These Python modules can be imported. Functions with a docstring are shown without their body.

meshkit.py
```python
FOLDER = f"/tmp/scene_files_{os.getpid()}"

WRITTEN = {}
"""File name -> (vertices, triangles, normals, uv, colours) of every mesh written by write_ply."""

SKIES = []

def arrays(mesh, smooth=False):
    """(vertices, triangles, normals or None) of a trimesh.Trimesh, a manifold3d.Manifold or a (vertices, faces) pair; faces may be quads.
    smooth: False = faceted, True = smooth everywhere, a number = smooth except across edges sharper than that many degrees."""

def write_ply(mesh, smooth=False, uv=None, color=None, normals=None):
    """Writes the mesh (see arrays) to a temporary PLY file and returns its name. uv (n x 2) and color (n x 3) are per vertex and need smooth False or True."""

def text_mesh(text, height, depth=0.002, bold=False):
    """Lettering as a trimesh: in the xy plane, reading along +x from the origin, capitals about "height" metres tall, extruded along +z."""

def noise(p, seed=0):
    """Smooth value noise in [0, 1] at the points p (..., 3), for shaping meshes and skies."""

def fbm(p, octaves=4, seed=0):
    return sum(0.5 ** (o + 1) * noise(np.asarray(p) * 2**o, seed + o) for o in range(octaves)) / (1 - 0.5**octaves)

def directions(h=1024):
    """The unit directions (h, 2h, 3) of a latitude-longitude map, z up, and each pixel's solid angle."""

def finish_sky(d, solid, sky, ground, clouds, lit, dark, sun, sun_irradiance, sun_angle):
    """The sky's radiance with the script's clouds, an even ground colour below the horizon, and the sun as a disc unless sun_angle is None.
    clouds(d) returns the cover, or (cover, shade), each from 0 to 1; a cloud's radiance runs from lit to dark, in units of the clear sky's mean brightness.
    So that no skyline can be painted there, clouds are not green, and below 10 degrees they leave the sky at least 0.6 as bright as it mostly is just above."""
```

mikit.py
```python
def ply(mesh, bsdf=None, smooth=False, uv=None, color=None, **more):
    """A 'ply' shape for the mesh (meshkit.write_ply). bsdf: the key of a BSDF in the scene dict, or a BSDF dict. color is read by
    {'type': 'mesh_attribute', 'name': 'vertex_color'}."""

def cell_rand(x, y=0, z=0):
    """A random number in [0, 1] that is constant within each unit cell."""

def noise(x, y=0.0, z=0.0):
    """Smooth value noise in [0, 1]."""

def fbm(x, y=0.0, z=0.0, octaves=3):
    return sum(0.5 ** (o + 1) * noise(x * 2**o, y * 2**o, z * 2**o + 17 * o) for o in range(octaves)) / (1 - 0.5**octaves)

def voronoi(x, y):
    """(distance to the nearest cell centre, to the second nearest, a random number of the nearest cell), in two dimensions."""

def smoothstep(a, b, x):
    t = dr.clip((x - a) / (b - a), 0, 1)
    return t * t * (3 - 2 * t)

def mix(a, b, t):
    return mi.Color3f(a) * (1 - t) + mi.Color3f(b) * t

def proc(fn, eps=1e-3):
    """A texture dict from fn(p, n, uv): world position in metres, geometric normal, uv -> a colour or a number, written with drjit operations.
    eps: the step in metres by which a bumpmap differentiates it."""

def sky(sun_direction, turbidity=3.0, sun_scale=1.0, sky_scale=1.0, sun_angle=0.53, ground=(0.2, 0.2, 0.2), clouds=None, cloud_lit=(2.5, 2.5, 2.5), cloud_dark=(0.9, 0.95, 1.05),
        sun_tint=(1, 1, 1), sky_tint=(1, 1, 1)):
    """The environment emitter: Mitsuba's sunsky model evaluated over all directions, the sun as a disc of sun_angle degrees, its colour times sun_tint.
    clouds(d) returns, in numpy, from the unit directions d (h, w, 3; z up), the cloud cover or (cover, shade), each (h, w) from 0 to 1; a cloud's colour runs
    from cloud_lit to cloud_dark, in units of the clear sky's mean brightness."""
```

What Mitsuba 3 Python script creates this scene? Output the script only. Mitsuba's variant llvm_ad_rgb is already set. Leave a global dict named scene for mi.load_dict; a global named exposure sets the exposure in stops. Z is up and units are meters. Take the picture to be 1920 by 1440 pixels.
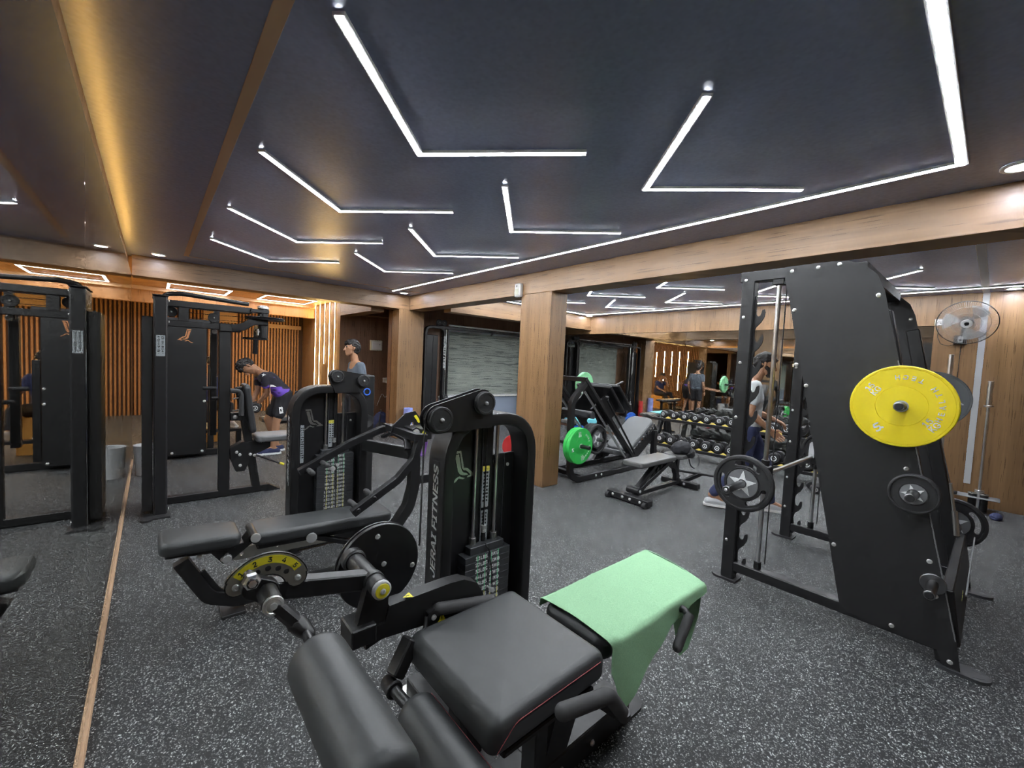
import math, random
import numpy as np, trimesh, mitsuba as mi, drjit as dr
import manifold3d as m3
from shapely.geometry import Polygon, Point, LineString, box as sbox
from shapely.ops import unary_union
import mikit, meshkit
from mikit import noise, fbm, voronoi, cell_rand, smoothstep, mix

# ---------------------------------------------------------------- camera, light, exposure
random.seed(7); rng = np.random.default_rng(7)
scene, labels = {}, {}
exposure = 2.9
LED_WHITE = (13.0, 13.6, 14.2)
LED_WARM = (5.5, 3.5, 1.25)
_f, _pitch, _roll, _az = 783.4, math.radians(3.065), math.radians(-2.6906), math.radians(40.797)
def _cam():
    cp, sp = math.cos(_pitch), math.sin(_pitch)
    fwd = np.array([0, cp, -sp]); r0 = np.array([1., 0, 0]); d0 = np.cross(fwd, r0)
    r = math.cos(_roll)*r0 + math.sin(_roll)*d0; d = -math.sin(_roll)*r0 + math.cos(_roll)*d0
    c, s = math.cos(_az), math.sin(_az)
    Tm = np.array([[c, s, 0], [-s, c, 0], [0, 0, 1]])
    return Tm@r, Tm@d, Tm@fwd
_r, _d, _fw = _cam()
EYE = np.array([0, 0, 1.55])
scene['camera'] = {'type': 'perspective', 'fov': math.degrees(2*math.atan(960/_f)), 'fov_axis': 'x', 'near_clip': 0.02, 'far_clip': 100.0,
    'to_world': mi.ScalarTransform4f().look_at(origin=EYE.tolist(), target=(EYE+_fw).tolist(), up=(-_d).tolist())}

# ---------------------------------------------------------------- materials
def rgb(c): return {'type': 'rgb', 'value': list(c)}
def srgb(r, g, b):
    f = lambda v: ((v/255+.055)/1.055)**2.4 if v > 10 else v/255/12.92
    return (f(r), f(g), f(b))
def mat(name, col, rough=.5, metal=0., spec=.5, **k):
    d = {'type': 'principled', 'base_color': rgb(col) if not isinstance(col, dict) else col, 'roughness': rough, 'metallic': metal, 'specular': spec}
    d.update(k); scene['m_'+name] = {'type': 'twosided', 'b': d}
mat('black', (.008, .008, .0085), .42)              # powder coated frames
mat('black_satin', (.010, .010, .011), .36)
mat('vinyl', (.024, .025, .027), .43)
mat('grip', (.030, .030, .031), .7)
mat('rubber', (.017, .017, .018), .55)
mat('dark', (.008, .008, .009), .6)
mat('graphite', (.035, .037, .040), .45)
mat('grey_pad', (.085, .09, .092), .5)
mat('grey', (.13, .135, .14), .5)
mat('blue_grey', (.20, .235, .30), .55)
mat('light_grey', (.45, .46, .47), .5)
mat('white', (.75, .75, .73), .45)
mat('cream', (.62, .62, .52), .5)
mat('chrome', (.86, .86, .86), .24, 1.)
mat('steel', (.55, .55, .53), .32, 1.)
mat('bolt', (.80, .81, .80), .30, .75)
mat('brushed', (.50, .49, .44), .42, 1.)
mat('yellow', (.75, .66, .03), .45)
mat('yellow_plate', (.78, .62, .015), .42)
mat('green_plate', (.03, .42, .07), .45)
mat('blue_plate', (.02, .10, .45), .45)
mat('grey_plate', (.13, .14, .15), .45)
mat('red', (.55, .03, .03), .5)
mat('orange', (.80, .16, .05), .55)
mat('lilac', (.27, .32, .68), .7)
mat('cyan', (.18, .62, .72), .8)
mat('purple', (.16, .08, .50), .8)
mat('navy', (.022, .028, .075), .85)
mat('slate', (.085, .105, .13), .85)
mat('white_cloth', (.62, .65, .66), .85)
mat('black_cloth', (.016, .016, .019), .85)
mat('hair', (.010, .008, .007), .6)
mat('skin', (.33, .17, .095), .5)
mat('skin_dark', (.24, .12, .065), .5)
mat('print_white', (.72, .74, .74), .5)
mat('print_green', (.10, .55, .25), .5)
mat('print_yellow', (.75, .68, .10), .5)
mat('print_grey', (.33, .36, .38), .45)
mat('stitch', (.22, .035, .04), .7)
mat('print_red', (.45, .05, .04), .5)
mat('copper', (.50, .22, .10), .4, .6)
mat('violet', (.26, .10, .42), .6)
mat('grey_top', (.11, .113, .116), .42)
mat('panel', (.012, .012, .013), .50)
mat('steel_dark', (.20, .20, .205), .30, 1.)
mat('disc_grey', (.14, .145, .15), .5)
mat('green_pale', (.22, .55, .28), .5)
mat('bench_pad', (.095, .095, .092), .42)
mat('yellow_dark', (.50, .36, .05), .5)
mat('ply', (.62, .28, .055), .55)
mat('blade', (.55, .60, .62), .25)
scene['m_mirror'] = {'type': 'twosided', 'b': {'type': 'conductor', 'material': 'none', 'specular_reflectance': rgb((.80, .81, .79))}}
scene['m_clear'] = {'type': 'thindielectric', 'int_ior': 1.5}

def _wood(vertical, c0, c1, c2, scale=1.0):
    def fn(p, n, uv):
        h = p.x*0.97 + p.y*1.03
        u, v = (p.z, h) if vertical else (h, p.z)
        band = noise(v*9.0*scale, u*0.35, 3.1)
        fine = noise(v*95.0*scale, u*2.2, 7.7)
        mid = fbm(v*34.0*scale + 0.8*noise(u*1.3, v*4.0), u*0.9, 1.3, octaves=2)
        t = dr.clip(0.45*band + 0.35*mid + 0.30*fine - 0.05, 0, 1)
        c = mix(c0, c1, t)
        streak = smoothstep(0.72, 0.86, noise(v*150.0*scale, u*5.0, 2.2))*0.55
        return mix(c, c2, streak)
    return mikit.proc(fn)
W0, W1, W2 = (.135, .072, .031), (.265, .155, .072), (.055, .026, .012)
mat('wood_v', _wood(True, W0, W1, W2), .42)
mat('wood_h', _wood(False, W0, W1, W2), .42)
mat('wood_dark', _wood(True, (.13, .068, .040), (.235, .135, .082), (.06, .03, .018)), .45)
mat('wood_orange', _wood(True, (.26, .12, .045), (.40, .205, .085), (.13, .058, .022)), .45)
mat('wood_trim', (.42, .27, .165), .5)
mat('slat_back', (.05, .025, .012), .7)

def _floor(p, n, uv):
    x, y = p.x, p.y
    q = fbm(x*5.0, y*5.0, .3, octaves=2)
    base = mix((.0125, .0125, .013), (.020, .020, .021), q)
    wx, wy = 0.9*noise(x*170, y*170), 0.9*noise(y*170, x*170, 4.0)
    f1, s1, w1 = voronoi(x*125 + wx, y*125 + wy)
    f2, s2, w2 = voronoi(x*210 + 31.3 + wy, y*210 + 11.7 + wx)
    r1 = cell_rand(dr.floor(w1*9973), 3, 5)
    a = dr.select((w1 > 0.60) & (f1 < 0.16 + 0.26*r1), 1.0, 0.0)
    b = dr.select((w2 > 0.72) & (f2 < 0.34), 1.0, 0.0)
    g = 0.13 + 0.45*cell_rand(dr.floor(w1*99991), 7, 5)
    c = mix(base, mi.Color3f(g*0.97, g, g*0.99), a)
    return mix(c, (.15, .153, .153), b*0.75)
mat('floor', mikit.proc(_floor), .62, spec=.30)

def _ceil(p, n, uv):
    t = fbm(p.x*60, p.y*60, 0.0, octaves=2)
    return mix((.175, .205, .31), (.215, .25, .375), t)
mat('ceiling', mikit.proc(_ceil), .33, spec=.5)

def _blind(p, n, uv):
    z = p.z
    band = noise(z*7.0, 0.0, 5.0)
    rows = noise(p.x*5.0, z*70.0, 1.0)
    fine = noise(p.x*24.0, z*160.0, 9.0)
    t = dr.clip(0.35*band + 0.45*rows + 0.3*fine, 0, 1)
    c = mix((.15, .17, .155), (.40, .43, .375), t)
    return mix(c, (.07, .08, .075), smoothstep(0.66, 0.8, noise(p.x*3.0, z*95.0, 4.0))*0.75)
mat('blind', mikit.proc(_blind), .8)

def _towel(p, n, uv):
    t = noise(p.x*420, p.y*420, p.z*420)
    return mix((.22, .40, .235), (.30, .50, .31), t)
mat('towel', mikit.proc(_towel), .95, spec=.1)
def _jersey(p, n, uv):
    k = smoothstep(0.42, 0.58, noise(p.x*14, p.y*14, p.z*26) * 0.55 + smoothstep(1.10, 0.86, p.z) * 0.55)
    return mix((.018, .016, .024), (.17, .085, .52), k)
mat('jersey', mikit.proc(_jersey), .8)
def _leather(p, n, uv):
    return 0.0004*noise(p.x*700, p.y*700, p.z*700)
scene['m_pad'] = {'type': 'twosided', 'b': {'type': 'bumpmap', 't': mikit.proc(_leather, eps=4e-4), 'scale': 1.0,
    'b': {'type': 'principled', 'base_color': rgb((.026, .028, .029)), 'roughness': .42, 'specular': .5}}}

def emit(c): return {'type': 'area', 'radiance': rgb(c)}

# ---------------------------------------------------------------- naming
_used = set()
def uniq(k):
    if k not in _used: _used.add(k); return k
    i = 1
    while '%s_%03d' % (k, i) in _used: i += 1
    k = '%s_%03d' % (k, i); _used.add(k); return k
def thing(name, label, cat, group=None):
    k = uniq(name); labels[k] = {'label': label, 'category': cat}
    if group: labels[k]['group'] = group
    return k
def struct(name, mesh, m, smooth=False, **kw):
    k = uniq(name); scene[k] = mikit.ply(mesh, 'm_'+m, smooth, **kw); labels[k] = {'kind': 'structure'}; return k
def part(parent, name, mesh, m, smooth=35, label=None, **kw):
    if isinstance(mesh, list): mesh = cat(*mesh)
    k = uniq(parent + '__' + name)
    scene[k] = mikit.ply(mesh, 'm_'+m, smooth, **kw)
    if label: labels[k] = {'label': label}
    return k
def solo(name, mesh, m, label, cat_, group=None, smooth=35, **kw):
    k = thing(name, label, cat_, group); scene[k] = mikit.ply(mesh, 'm_'+m, smooth, **kw); return k

# ---------------------------------------------------------------- mesh helpers
A = lambda v: np.asarray(v, float)
def nrm(v): v = A(v); return v/(np.linalg.norm(v)+1e-12)
def cat(*ms): return trimesh.util.concatenate([m for m in ms if m is not None])
def hull(pts): return trimesh.convex.convex_hull(np.asarray(pts, float))
def frame(z, up=(0, 0, 1)):
    z = nrm(z); up = A(up)
    if abs(np.dot(z, nrm(up))) > .98: up = A((0, 1, 0)) if abs(z[1]) < .9 else A((1, 0, 0))
    x = nrm(np.cross(up, z)); y = np.cross(z, x); return x, y, z
def put(mesh, o, x, y, z):
    m = mesh.copy(); m.vertices = A(o) + m.vertices[:, :1]*A(x) + m.vertices[:, 1:2]*A(y) + m.vertices[:, 2:3]*A(z); 
    if np.dot(np.cross(x, y), z) < 0: m.invert()
    return m
def mv(mesh, d): m = mesh.copy(); m.vertices = m.vertices + A(d); return m
def rotz(mesh, deg, c=(0, 0, 0)):
    m = mesh.copy(); a = math.radians(deg); R = np.array([[math.cos(a), -math.sin(a), 0], [math.sin(a), math.cos(a), 0], [0, 0, 1]])
    m.vertices = (m.vertices - A(c))@R.T + A(c); return m
def cbox(sx, sy, sz, c=.003):
    c = min(c, .45*min(sx, sy, sz)); p = []
    for i in (-1, 1):
        for j in (-1, 1):
            for k in (-1, 1):
                p += [(i*(sx/2-c), j*(sy/2-c), k*sz/2), (i*(sx/2-c), j*sy/2, k*(sz/2-c)), (i*sx/2, j*(sy/2-c), k*(sz/2-c))]
    return hull(p)
def bx(x0, x1, y0, y1, z0, z1, c=.003):
    return mv(cbox(abs(x1-x0), abs(y1-y0), abs(z1-z0), c), ((x0+x1)/2, (y0+y1)/2, (z0+z1)/2))
def bar(p, q, w, h, c=.004, up=(0, 0, 1), ext=0):
    p, q = A(p), A(q); x, y, z = frame(q-p, up); L = np.linalg.norm(q-p) + 2*ext
    return put(cbox(w, h, L, c), (p+q)/2, x, y, z)
def circ(r, n=16): a = np.arange(n)*2*math.pi/n; return np.stack([r*np.cos(a), r*np.sin(a)], 1)
def rrect2(w, h, r, n=4):
    r = min(r, w/2*.999, h/2*.999); o = []
    for cx, cy, a0 in ((w/2-r, h/2-r, 0), (-w/2+r, h/2-r, 90), (-w/2+r, -h/2+r, 180), (w/2-r, -h/2+r, 270)):
        for k in range(n+1):
            a = math.radians(a0 + 90*k/n); o.append((cx + r*math.cos(a), cy + r*math.sin(a)))
    return np.array(o)
def fillet(pts, R, n=7):
    pts = [A(p) for p in pts]
    if R <= 0 or len(pts) < 3: return pts
    out = [pts[0]]
    for i in range(1, len(pts)-1):
        a, b, c = pts[i-1], pts[i], pts[i+1]; u, v = nrm(a-b), nrm(c-b)
        ang = math.acos(np.clip(np.dot(u, v), -1, 1)); t = R/math.tan(ang/2) if ang < 3.1 else 0
        t = min(t, .48*np.linalg.norm(a-b), .48*np.linalg.norm(c-b))
        if t < 1e-4: out.append(b); continue
        p0, p1 = b+u*t, b+v*t
        for k in range(n+1):
            s = k/n; out.append((1-s)**2*p0 + 2*s*(1-s)*b + s*s*p1)
    return out + [pts[-1]]
def sweep(prof, pts, up=None, cap=True):
    """a closed 2-D profile along a polyline; up fixes the profile's y axis (else parallel transport)"""
    pts = [A(p) for p in pts]; n = len(pts); m = len(prof); V = []
    tang = [nrm((nrm(pts[min(i+1, n-1)]-pts[i]) if i < n-1 else 0) + (nrm(pts[i]-pts[i-1]) if i > 0 else 0)) for i in range(n)]
    x = None
    for i in range(n):
        z = tang[i]
        if up is not None: xx, yy, _ = frame(z, up)
        else:
            if x is None: xx, yy, _ = frame(z)
            else: xx = nrm(x - z*np.dot(x, z)); yy = np.cross(z, xx)
            x = xx
        k = 1.0
        if 0 < i < n-1: k = 1/max(.5, math.sqrt((1+np.dot(nrm(pts[i]-pts[i-1]), nrm(pts[i+1]-pts[i])))/2))
        if up is None or k == 1: V.append(pts[i] + prof[:, :1]*xx + prof[:, 1:2]*yy)
        else:
            bend = nrm(nrm(pts[i+1]-pts[i]) - nrm(pts[i]-pts[i-1]) + 1e-9); off = prof[:, :1]*xx + prof[:, 1:2]*yy
            V.append(pts[i] + off + (off@bend)[:, None]*bend*(k-1))
    V = np.vstack(V); F = []
    for i in range(n-1):
        for j in range(m):
            a, b = i*m+j, i*m+(j+1) % m; F += [(a, b, b+m), (a, b+m, a+m)]
    if cap:
        c0, c1 = len(V), len(V)+1; V = np.vstack([V, V[:m].mean(0), V[-m:].mean(0)])
        for j in range(m): F += [(c0, (j+1) % m, j), (c1, (n-1)*m+j, (n-1)*m+(j+1) % m)]
    return trimesh.Trimesh(V, F, process=False)
def tube(pts, r, n=14, R=0.0, seg=7): return sweep(circ(r, n), fillet(pts, R, seg))
def rtube(pts, w, h, r=.006, R=0.0, up=(0, 0, 1), seg=7): return sweep(rrect2(w, h, r, 2), fillet(pts, R, seg), up)
def lathe(prof, o=(0, 0, 0), axis=(0, 0, 1), n=32):
    """profile of (radius, along axis), from end to end"""
    x, y, z = frame(axis); V, F = [], []; a = np.arange(n)*2*math.pi/n; cs, sn = np.cos(a), np.sin(a)
    for r, t in prof: V.append(A(o) + t*z + max(r, 1e-5)*(cs[:, None]*x + sn[:, None]*y))
    V = np.vstack(V)
    for i in range(len(prof)-1):
        for j in range(n):
            p, q = i*n+j, i*n+(j+1) % n; F += [(p, q, q+n), (p, q+n, p+n)]
    return trimesh.Trimesh(V, F, process=False)
def cyl(p, q, r, n=20, c=.002):
    p, q = A(p), A(q); L = np.linalg.norm(q-p); c = min(c, r*.4, L*.4)
    return lathe([(0, 0), (r-c, 0), (r, c), (r, L-c), (r-c, L), (0, L)], p, q-p, n)
def ring(o, axis, ri, ro, w, n=40, c=.002):
    return lathe([(ri, -w/2), (ro-c, -w/2), (ro, -w/2+c), (ro, w/2-c), (ro-c, w/2), (ri, w/2), (ri, -w/2)], o, axis, n)
def torus(o, axis, R, r, n=40, m=8):
    a = np.arange(m+1)*2*math.pi/m; return lathe([(R + r*math.cos(t), r*math.sin(t)) for t in -a], o, axis, n)
def ext(poly, t, o, x, y, centered=True):
    """a shapely polygon extruded by t along cross(x, y)"""
    if not isinstance(poly, (list, tuple)): poly = getattr(poly, 'geoms', [poly])
    x, y = nrm(x), nrm(y); z = np.cross(x, y)
    ms = [trimesh.creation.extrude_polygon(g, t, engine='earcut') for g in poly]
    m = cat(*ms); 
    if centered: m.vertices[:, 2] -= t/2
    return put(m, o, x, y, z)
def bevext(poly, t, c, o, x, y):
    """an extruded outline with a small chamfer on both faces (simple outlines without holes)"""
    p = np.array(poly.exterior.coords)[:-1]; q = np.array(poly.buffer(-c, join_style=2).exterior.coords)[:-1]
    return ext(poly, t, o, x, y)
def spread(a, b, n): return [A(a) + (A(b)-A(a))*k/(n-1) for k in range(n)]
def pad(sx, sy, sz, R=.05, r=.03, crown=.006, n=8, m=6):
    """an upholstered pad: rounded corners R in plan, edges r, lying in xy, centred"""
    rings = []
    for k in range(m+1):
        a = math.pi/2*k/m; rings.append((r*(1-math.sin(a)), -sz/2 + r*(1-math.cos(a)) if True else 0))
    rings = [(r*(1-math.sin(math.pi/2*k/m)), -sz/2 + r*(1-math.cos(math.pi/2*k/m))) for k in range(m+1)]
    top = [(r*(1-math.cos(math.pi/2*k/m)), sz/2 - r + r*math.sin(math.pi/2*k/m)) for k in range(m+1)]
    rings += top
    ins = min(sx, sy)/2
    for f in (.25, .5, .75): rings.append((r + (ins-r)*f*.9, sz/2 + crown*math.sin(f*math.pi/2)))
    V, N = [], None
    for ins_, z in rings:
        o = rrect2(sx-2*ins_, sy-2*ins_, max(R-ins_, .012 if ins_ < ins*.9 else .002), n); N = len(o)
        V.append(np.hstack([o, np.full((N, 1), z)]))
    V = np.vstack(V); F = []; k = len(rings)
    for i in range(k-1):
        for j in range(N):
            a, b = i*N+j, i*N+(j+1) % N; F += [(a, b, b+N), (a, b+N, a+N)]
    V = np.vstack([V, [[0, 0, -sz/2], [0, 0, sz/2+crown]]]); c0, c1 = len(V)-2, len(V)-1
    for j in range(N): F += [(c0, (j+1) % N, j), (c1, (k-1)*N+j, (k-1)*N+(j+1) % N)]
    return trimesh.Trimesh(V, F, process=False)
def sph(o, r, s=2, sc=(1, 1, 1)):
    m = trimesh.creation.icosphere(subdivisions=s, radius=r); m.vertices = m.vertices*A(sc) + A(o); return m
def bolt_mesh(p, axis, r=.011, h=.007):
    return cat(lathe([(0, 0), (r, 0), (r, h*.35), (r*.8, h*.8), (r*.45, h), (r*.42, h*.55), (0, h*.55)], p, axis, 14))
def bolts(parent, pts, axis, r=.011, h=.007, m='bolt', name='bolt'):
    for p in pts: part(parent, name, bolt_mesh(p, axis, r, h), m, 40)
def text(s, h, o, x, y, depth=.0012, bold=True, slant=0., stretch=1., center=True):
    m = meshkit.text_mesh(s, h, depth, bold); v = m.vertices
    if center: v[:, 0] -= (v[:, 0].min()+v[:, 0].max())/2; v[:, 1] -= h/2
    v[:, 0] = v[:, 0]*stretch + slant*v[:, 1]; m.vertices = v
    x, y = nrm(x), nrm(y); return put(m, o, x, y, np.cross(x, y))
def star2(R, r, n=5, rot=90.):
    return Polygon([((R if k % 2 == 0 else r)*math.cos(math.radians(rot+180*k/n)), (R if k % 2 == 0 else r)*math.sin(math.radians(rot+180*k/n))) for k in range(2*n)])
scene['m_blade_clear'] = {'type': 'blendbsdf', 'weight': {'type': 'rgb', 'value': .42}, 'a': {'type': 'thindielectric', 'int_ior': 1.49}, 'b': {'type': 'twosided', 'b': {'type': 'principled', 'base_color': rgb((.62, .68, .70)), 'roughness': .3}}}

# ---------------------------------------------------------------- the room shell
HC = 2.691                       # main ceiling
struct('floor', bx(-1.3, 8.1, -3.3, 12.45, -.10, 0, .0), 'floor')
ck = struct('ceiling', bx(-.35, 8.1, -3.3, 7.46, HC, HC+.12, .0), 'ceiling')
struct('ceiling', bx(-1.3, 8.1, 7.46, 12.45, HC, HC+.12, .0), 'wood_orange')
# left wall: a mirror wall in three panels, standing proud of the wall, lit from behind along its top and foot
XL = -.20
struct('wall_left', bx(XL-.20, XL-.04, -3.3, 7.60, 0, HC, .0), 'wood_v')
XR = -1.0                        # the far room is wider on this side
wl = struct('wall_left', bx(XR-.2, XR-.04, 7.45, 12.35, 0, HC, .0), 'slat_back')
struct('wall_left', bx(XR-.1, XL-.04, 7.45, 7.60, 0, HC, .0), 'wood_v')
for i, (y0, y1, lab) in enumerate(((-2.55, -.08, 'tall wall mirror panel on the left wall, behind the camera end of the row'),
        (-.08, 2.37, 'tall mirror panel on left wall beside the camera, left of the vertical joint'),
        (2.37, 4.82, 'tall mirror panel on left wall right of the vertical joint, reflecting the pad end'),
        (4.82, 7.27, 'farthest tall mirror panel on left wall, beside the pec fly machine'))):
    k = thing('wall_mirror', lab, 'mirror', 'mirror panels on the left wall')
    part(k, 'glass', bx(XL-.008, XL, y0+.0015, y1-.0015, .055, 2.432, .001), 'mirror', False)
    part(k, 'backing', bx(XL-.03, XL-.008, y0+.02, y1-.02, .09, 2.40, .0), 'dark', False)
struct('trim_1', bx(XL-.04, XL+.012, -3.3, 7.27, 0, .05, .004), 'wood_trim')
for y0, y1 in ((-2.5, 2.4), (2.4, 7.25)):
    k = thing('cove_light', 'warm LED strip hidden along the %s top edge of left wall mirror' % ('near' if y0 < 0 else 'far'), 'light strip')
    part(k, 'tape', bx(XL-.034, XL-.012, y0, y1, 2.405, 2.41, 0), 'white', False, emitter=emit((1.1, .62, .16) if y0 < 0 else (2.4, 1.35, .32)))
# right (back) wall with mirrors, wooden band over them
XW = 7.90
struct('wall_right', bx(XW, XW+.15, -3.3, .60, 0, HC, 0), 'wood_v')
struct('wall_right', bx(XW+.03, XW+.15, .60, 8.05, 0, 2.30, 0), 'wood_dark')
struct('wall_right', bx(XW-.02, XW+.15, .60, 8.05, 2.29, HC, 0), 'wood_v')
ys = [.60, 1.47, 2.77, 4.02, 5.45, 6.70, 7.9]
for i, (y0, y1) in enumerate(zip(ys[:-1], ys[1:])):
    lab = ['mirror panel at the right end of back wall, next to the wooden fan wall', 'mirror panel on back wall behind the smith machine, second from fan wall', 'mirror panel on back wall right behind the dumbbell rack',
           'mirror panel on back wall reflecting the glowing upright strips', 'mirror panel on back wall reflecting the cable tower', 'mirror panel on back wall in the corner beside the window blind'][i]
    k = thing('wall_mirror', lab, 'mirror', 'mirror panels on the back wall')
    part(k, 'glass', bx(XW, XW+.008, y0+.0015, y1-.0015, .06, 2.287, .001), 'mirror', False)
    part(k, 'backing', bx(XW+.008, XW+.03, y0+.02, y1-.02, .09, 2.26, 0), 'dark', False)
struct('wall_front', bx(-.35, 8.1, -3.3, -3.15, 0, HC, 0), 'wood_v')
# far wall of the side room with the slats
YF = 12.2
struct('wall_back', bx(-1.3, 3.2, YF, YF+.15, 0, HC, 0), 'slat_back')
slat_ply = {}
def slat_mesh(L): return sweep(np.array([(-.019, 0), (.019, 0), (.019, .022), (.013, .03), (-.013, .03), (-.019, .022)]), [(0, 0, 0), (0, 0, L)], up=(0, -1, 0))
sm = mikit.ply(slat_mesh(2.66), 'm_wood_orange', False)
for i in range(58):
    k = uniq('wall_back__slat'); scene[k] = {**sm, 'to_world': mi.ScalarTransform4f().translate([-.97 + i*.0685, YF+.001, .0])}
for i in range(66):
    k = uniq(wl + '__slat'); scene[k] = {**sm, 'to_world': mi.ScalarTransform4f().translate([XR-.041, 7.66 + i*.0685, .0]).rotate([0, 0, 1], 90)}
# side wall with the glowing strips, and the dark panelled wall behind the column
struct('wall_side', bx(3.05, 3.25, 9.25, 12.3, 0, HC, 0), 'wood_v')
struct('wall_side', bx(3.05, 8.1, 9.25, 9.40, 0, HC, 0), 'wood_dark')
struct('beam_1', bx(3.05, 3.30, 7.60, 9.25, 2.36, HC, .003), 'wood_h')
struct('beam_2', bx(3.30, 4.6, 8.95, 9.25, 2.40, HC, .003), 'wood_dark')
struct('beam_3', bx(XR, 3.05, 11.10, 11.25, 2.38, HC, .003), 'wood_orange')
struct('trim_2', bx(XR, 3.02, 11.0, 11.1, 2.62, HC, .002), 'wood_trim')
part('wall_back', 'lintel', bx(2.10, 3.0, YF-.05, YF-.028, 2.12, 2.22, .003), 'wood_trim')
part('wall_back', 'sign_board', bx(.90, 1.56, YF-.06, YF-.03, 2.17, 2.42, .004), 'wood_trim')
# beams and columns
struct('beam_4', bx(XL, 3.674, 7.313, 7.60, 2.428, HC, .003), 'wood_h')
struct('beam_5', bx(3.674, 3.963, -3.15, 7.313, 2.428, HC, .003), 'wood_h')
struct('column_1', bx(3.674, 3.963, 3.599, 4.15, 0, 2.4275, .004), 'wood_v')
struct('column_2', bx(3.47, 3.991, 7.313, 7.60, 0, 2.4275, .004), 'wood_v')
struct('beam_6', bx(3.991, XW-.02, 6.37, 6.60, 2.375, HC, .003), 'wood_h')
# window wall of the right bay
YW = 7.90
struct('wall_window', bx(3.6, XW, YW, YW+.15, 0, HC, 0), 'wood_dark')
struct('wall_window', bx(4.72, 7.5, YW-.02, YW, 0, .70, .002), 'blue_grey')
struct('trim_3', bx(4.70, 7.5, YW-.07, YW-.02, .70, .735, .004), 'white')
k = thing('window_blind', 'grey green roller blind over window between wooden columns', 'blind')
bm = []
part(k, 'fabric', bx(4.72, 7.3, YW-.045, YW-.040, .735, 2.14, .0), 'blind', False)
part(k, 'cassette', bx(4.70, 7.32, YW-.08, YW-.005, 2.14, 2.22, .01), 'light_grey')
part(k, 'bottom_rail', bx(4.72, 7.3, YW-.052, YW-.034, .735, .755, .004), 'light_grey')
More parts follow.
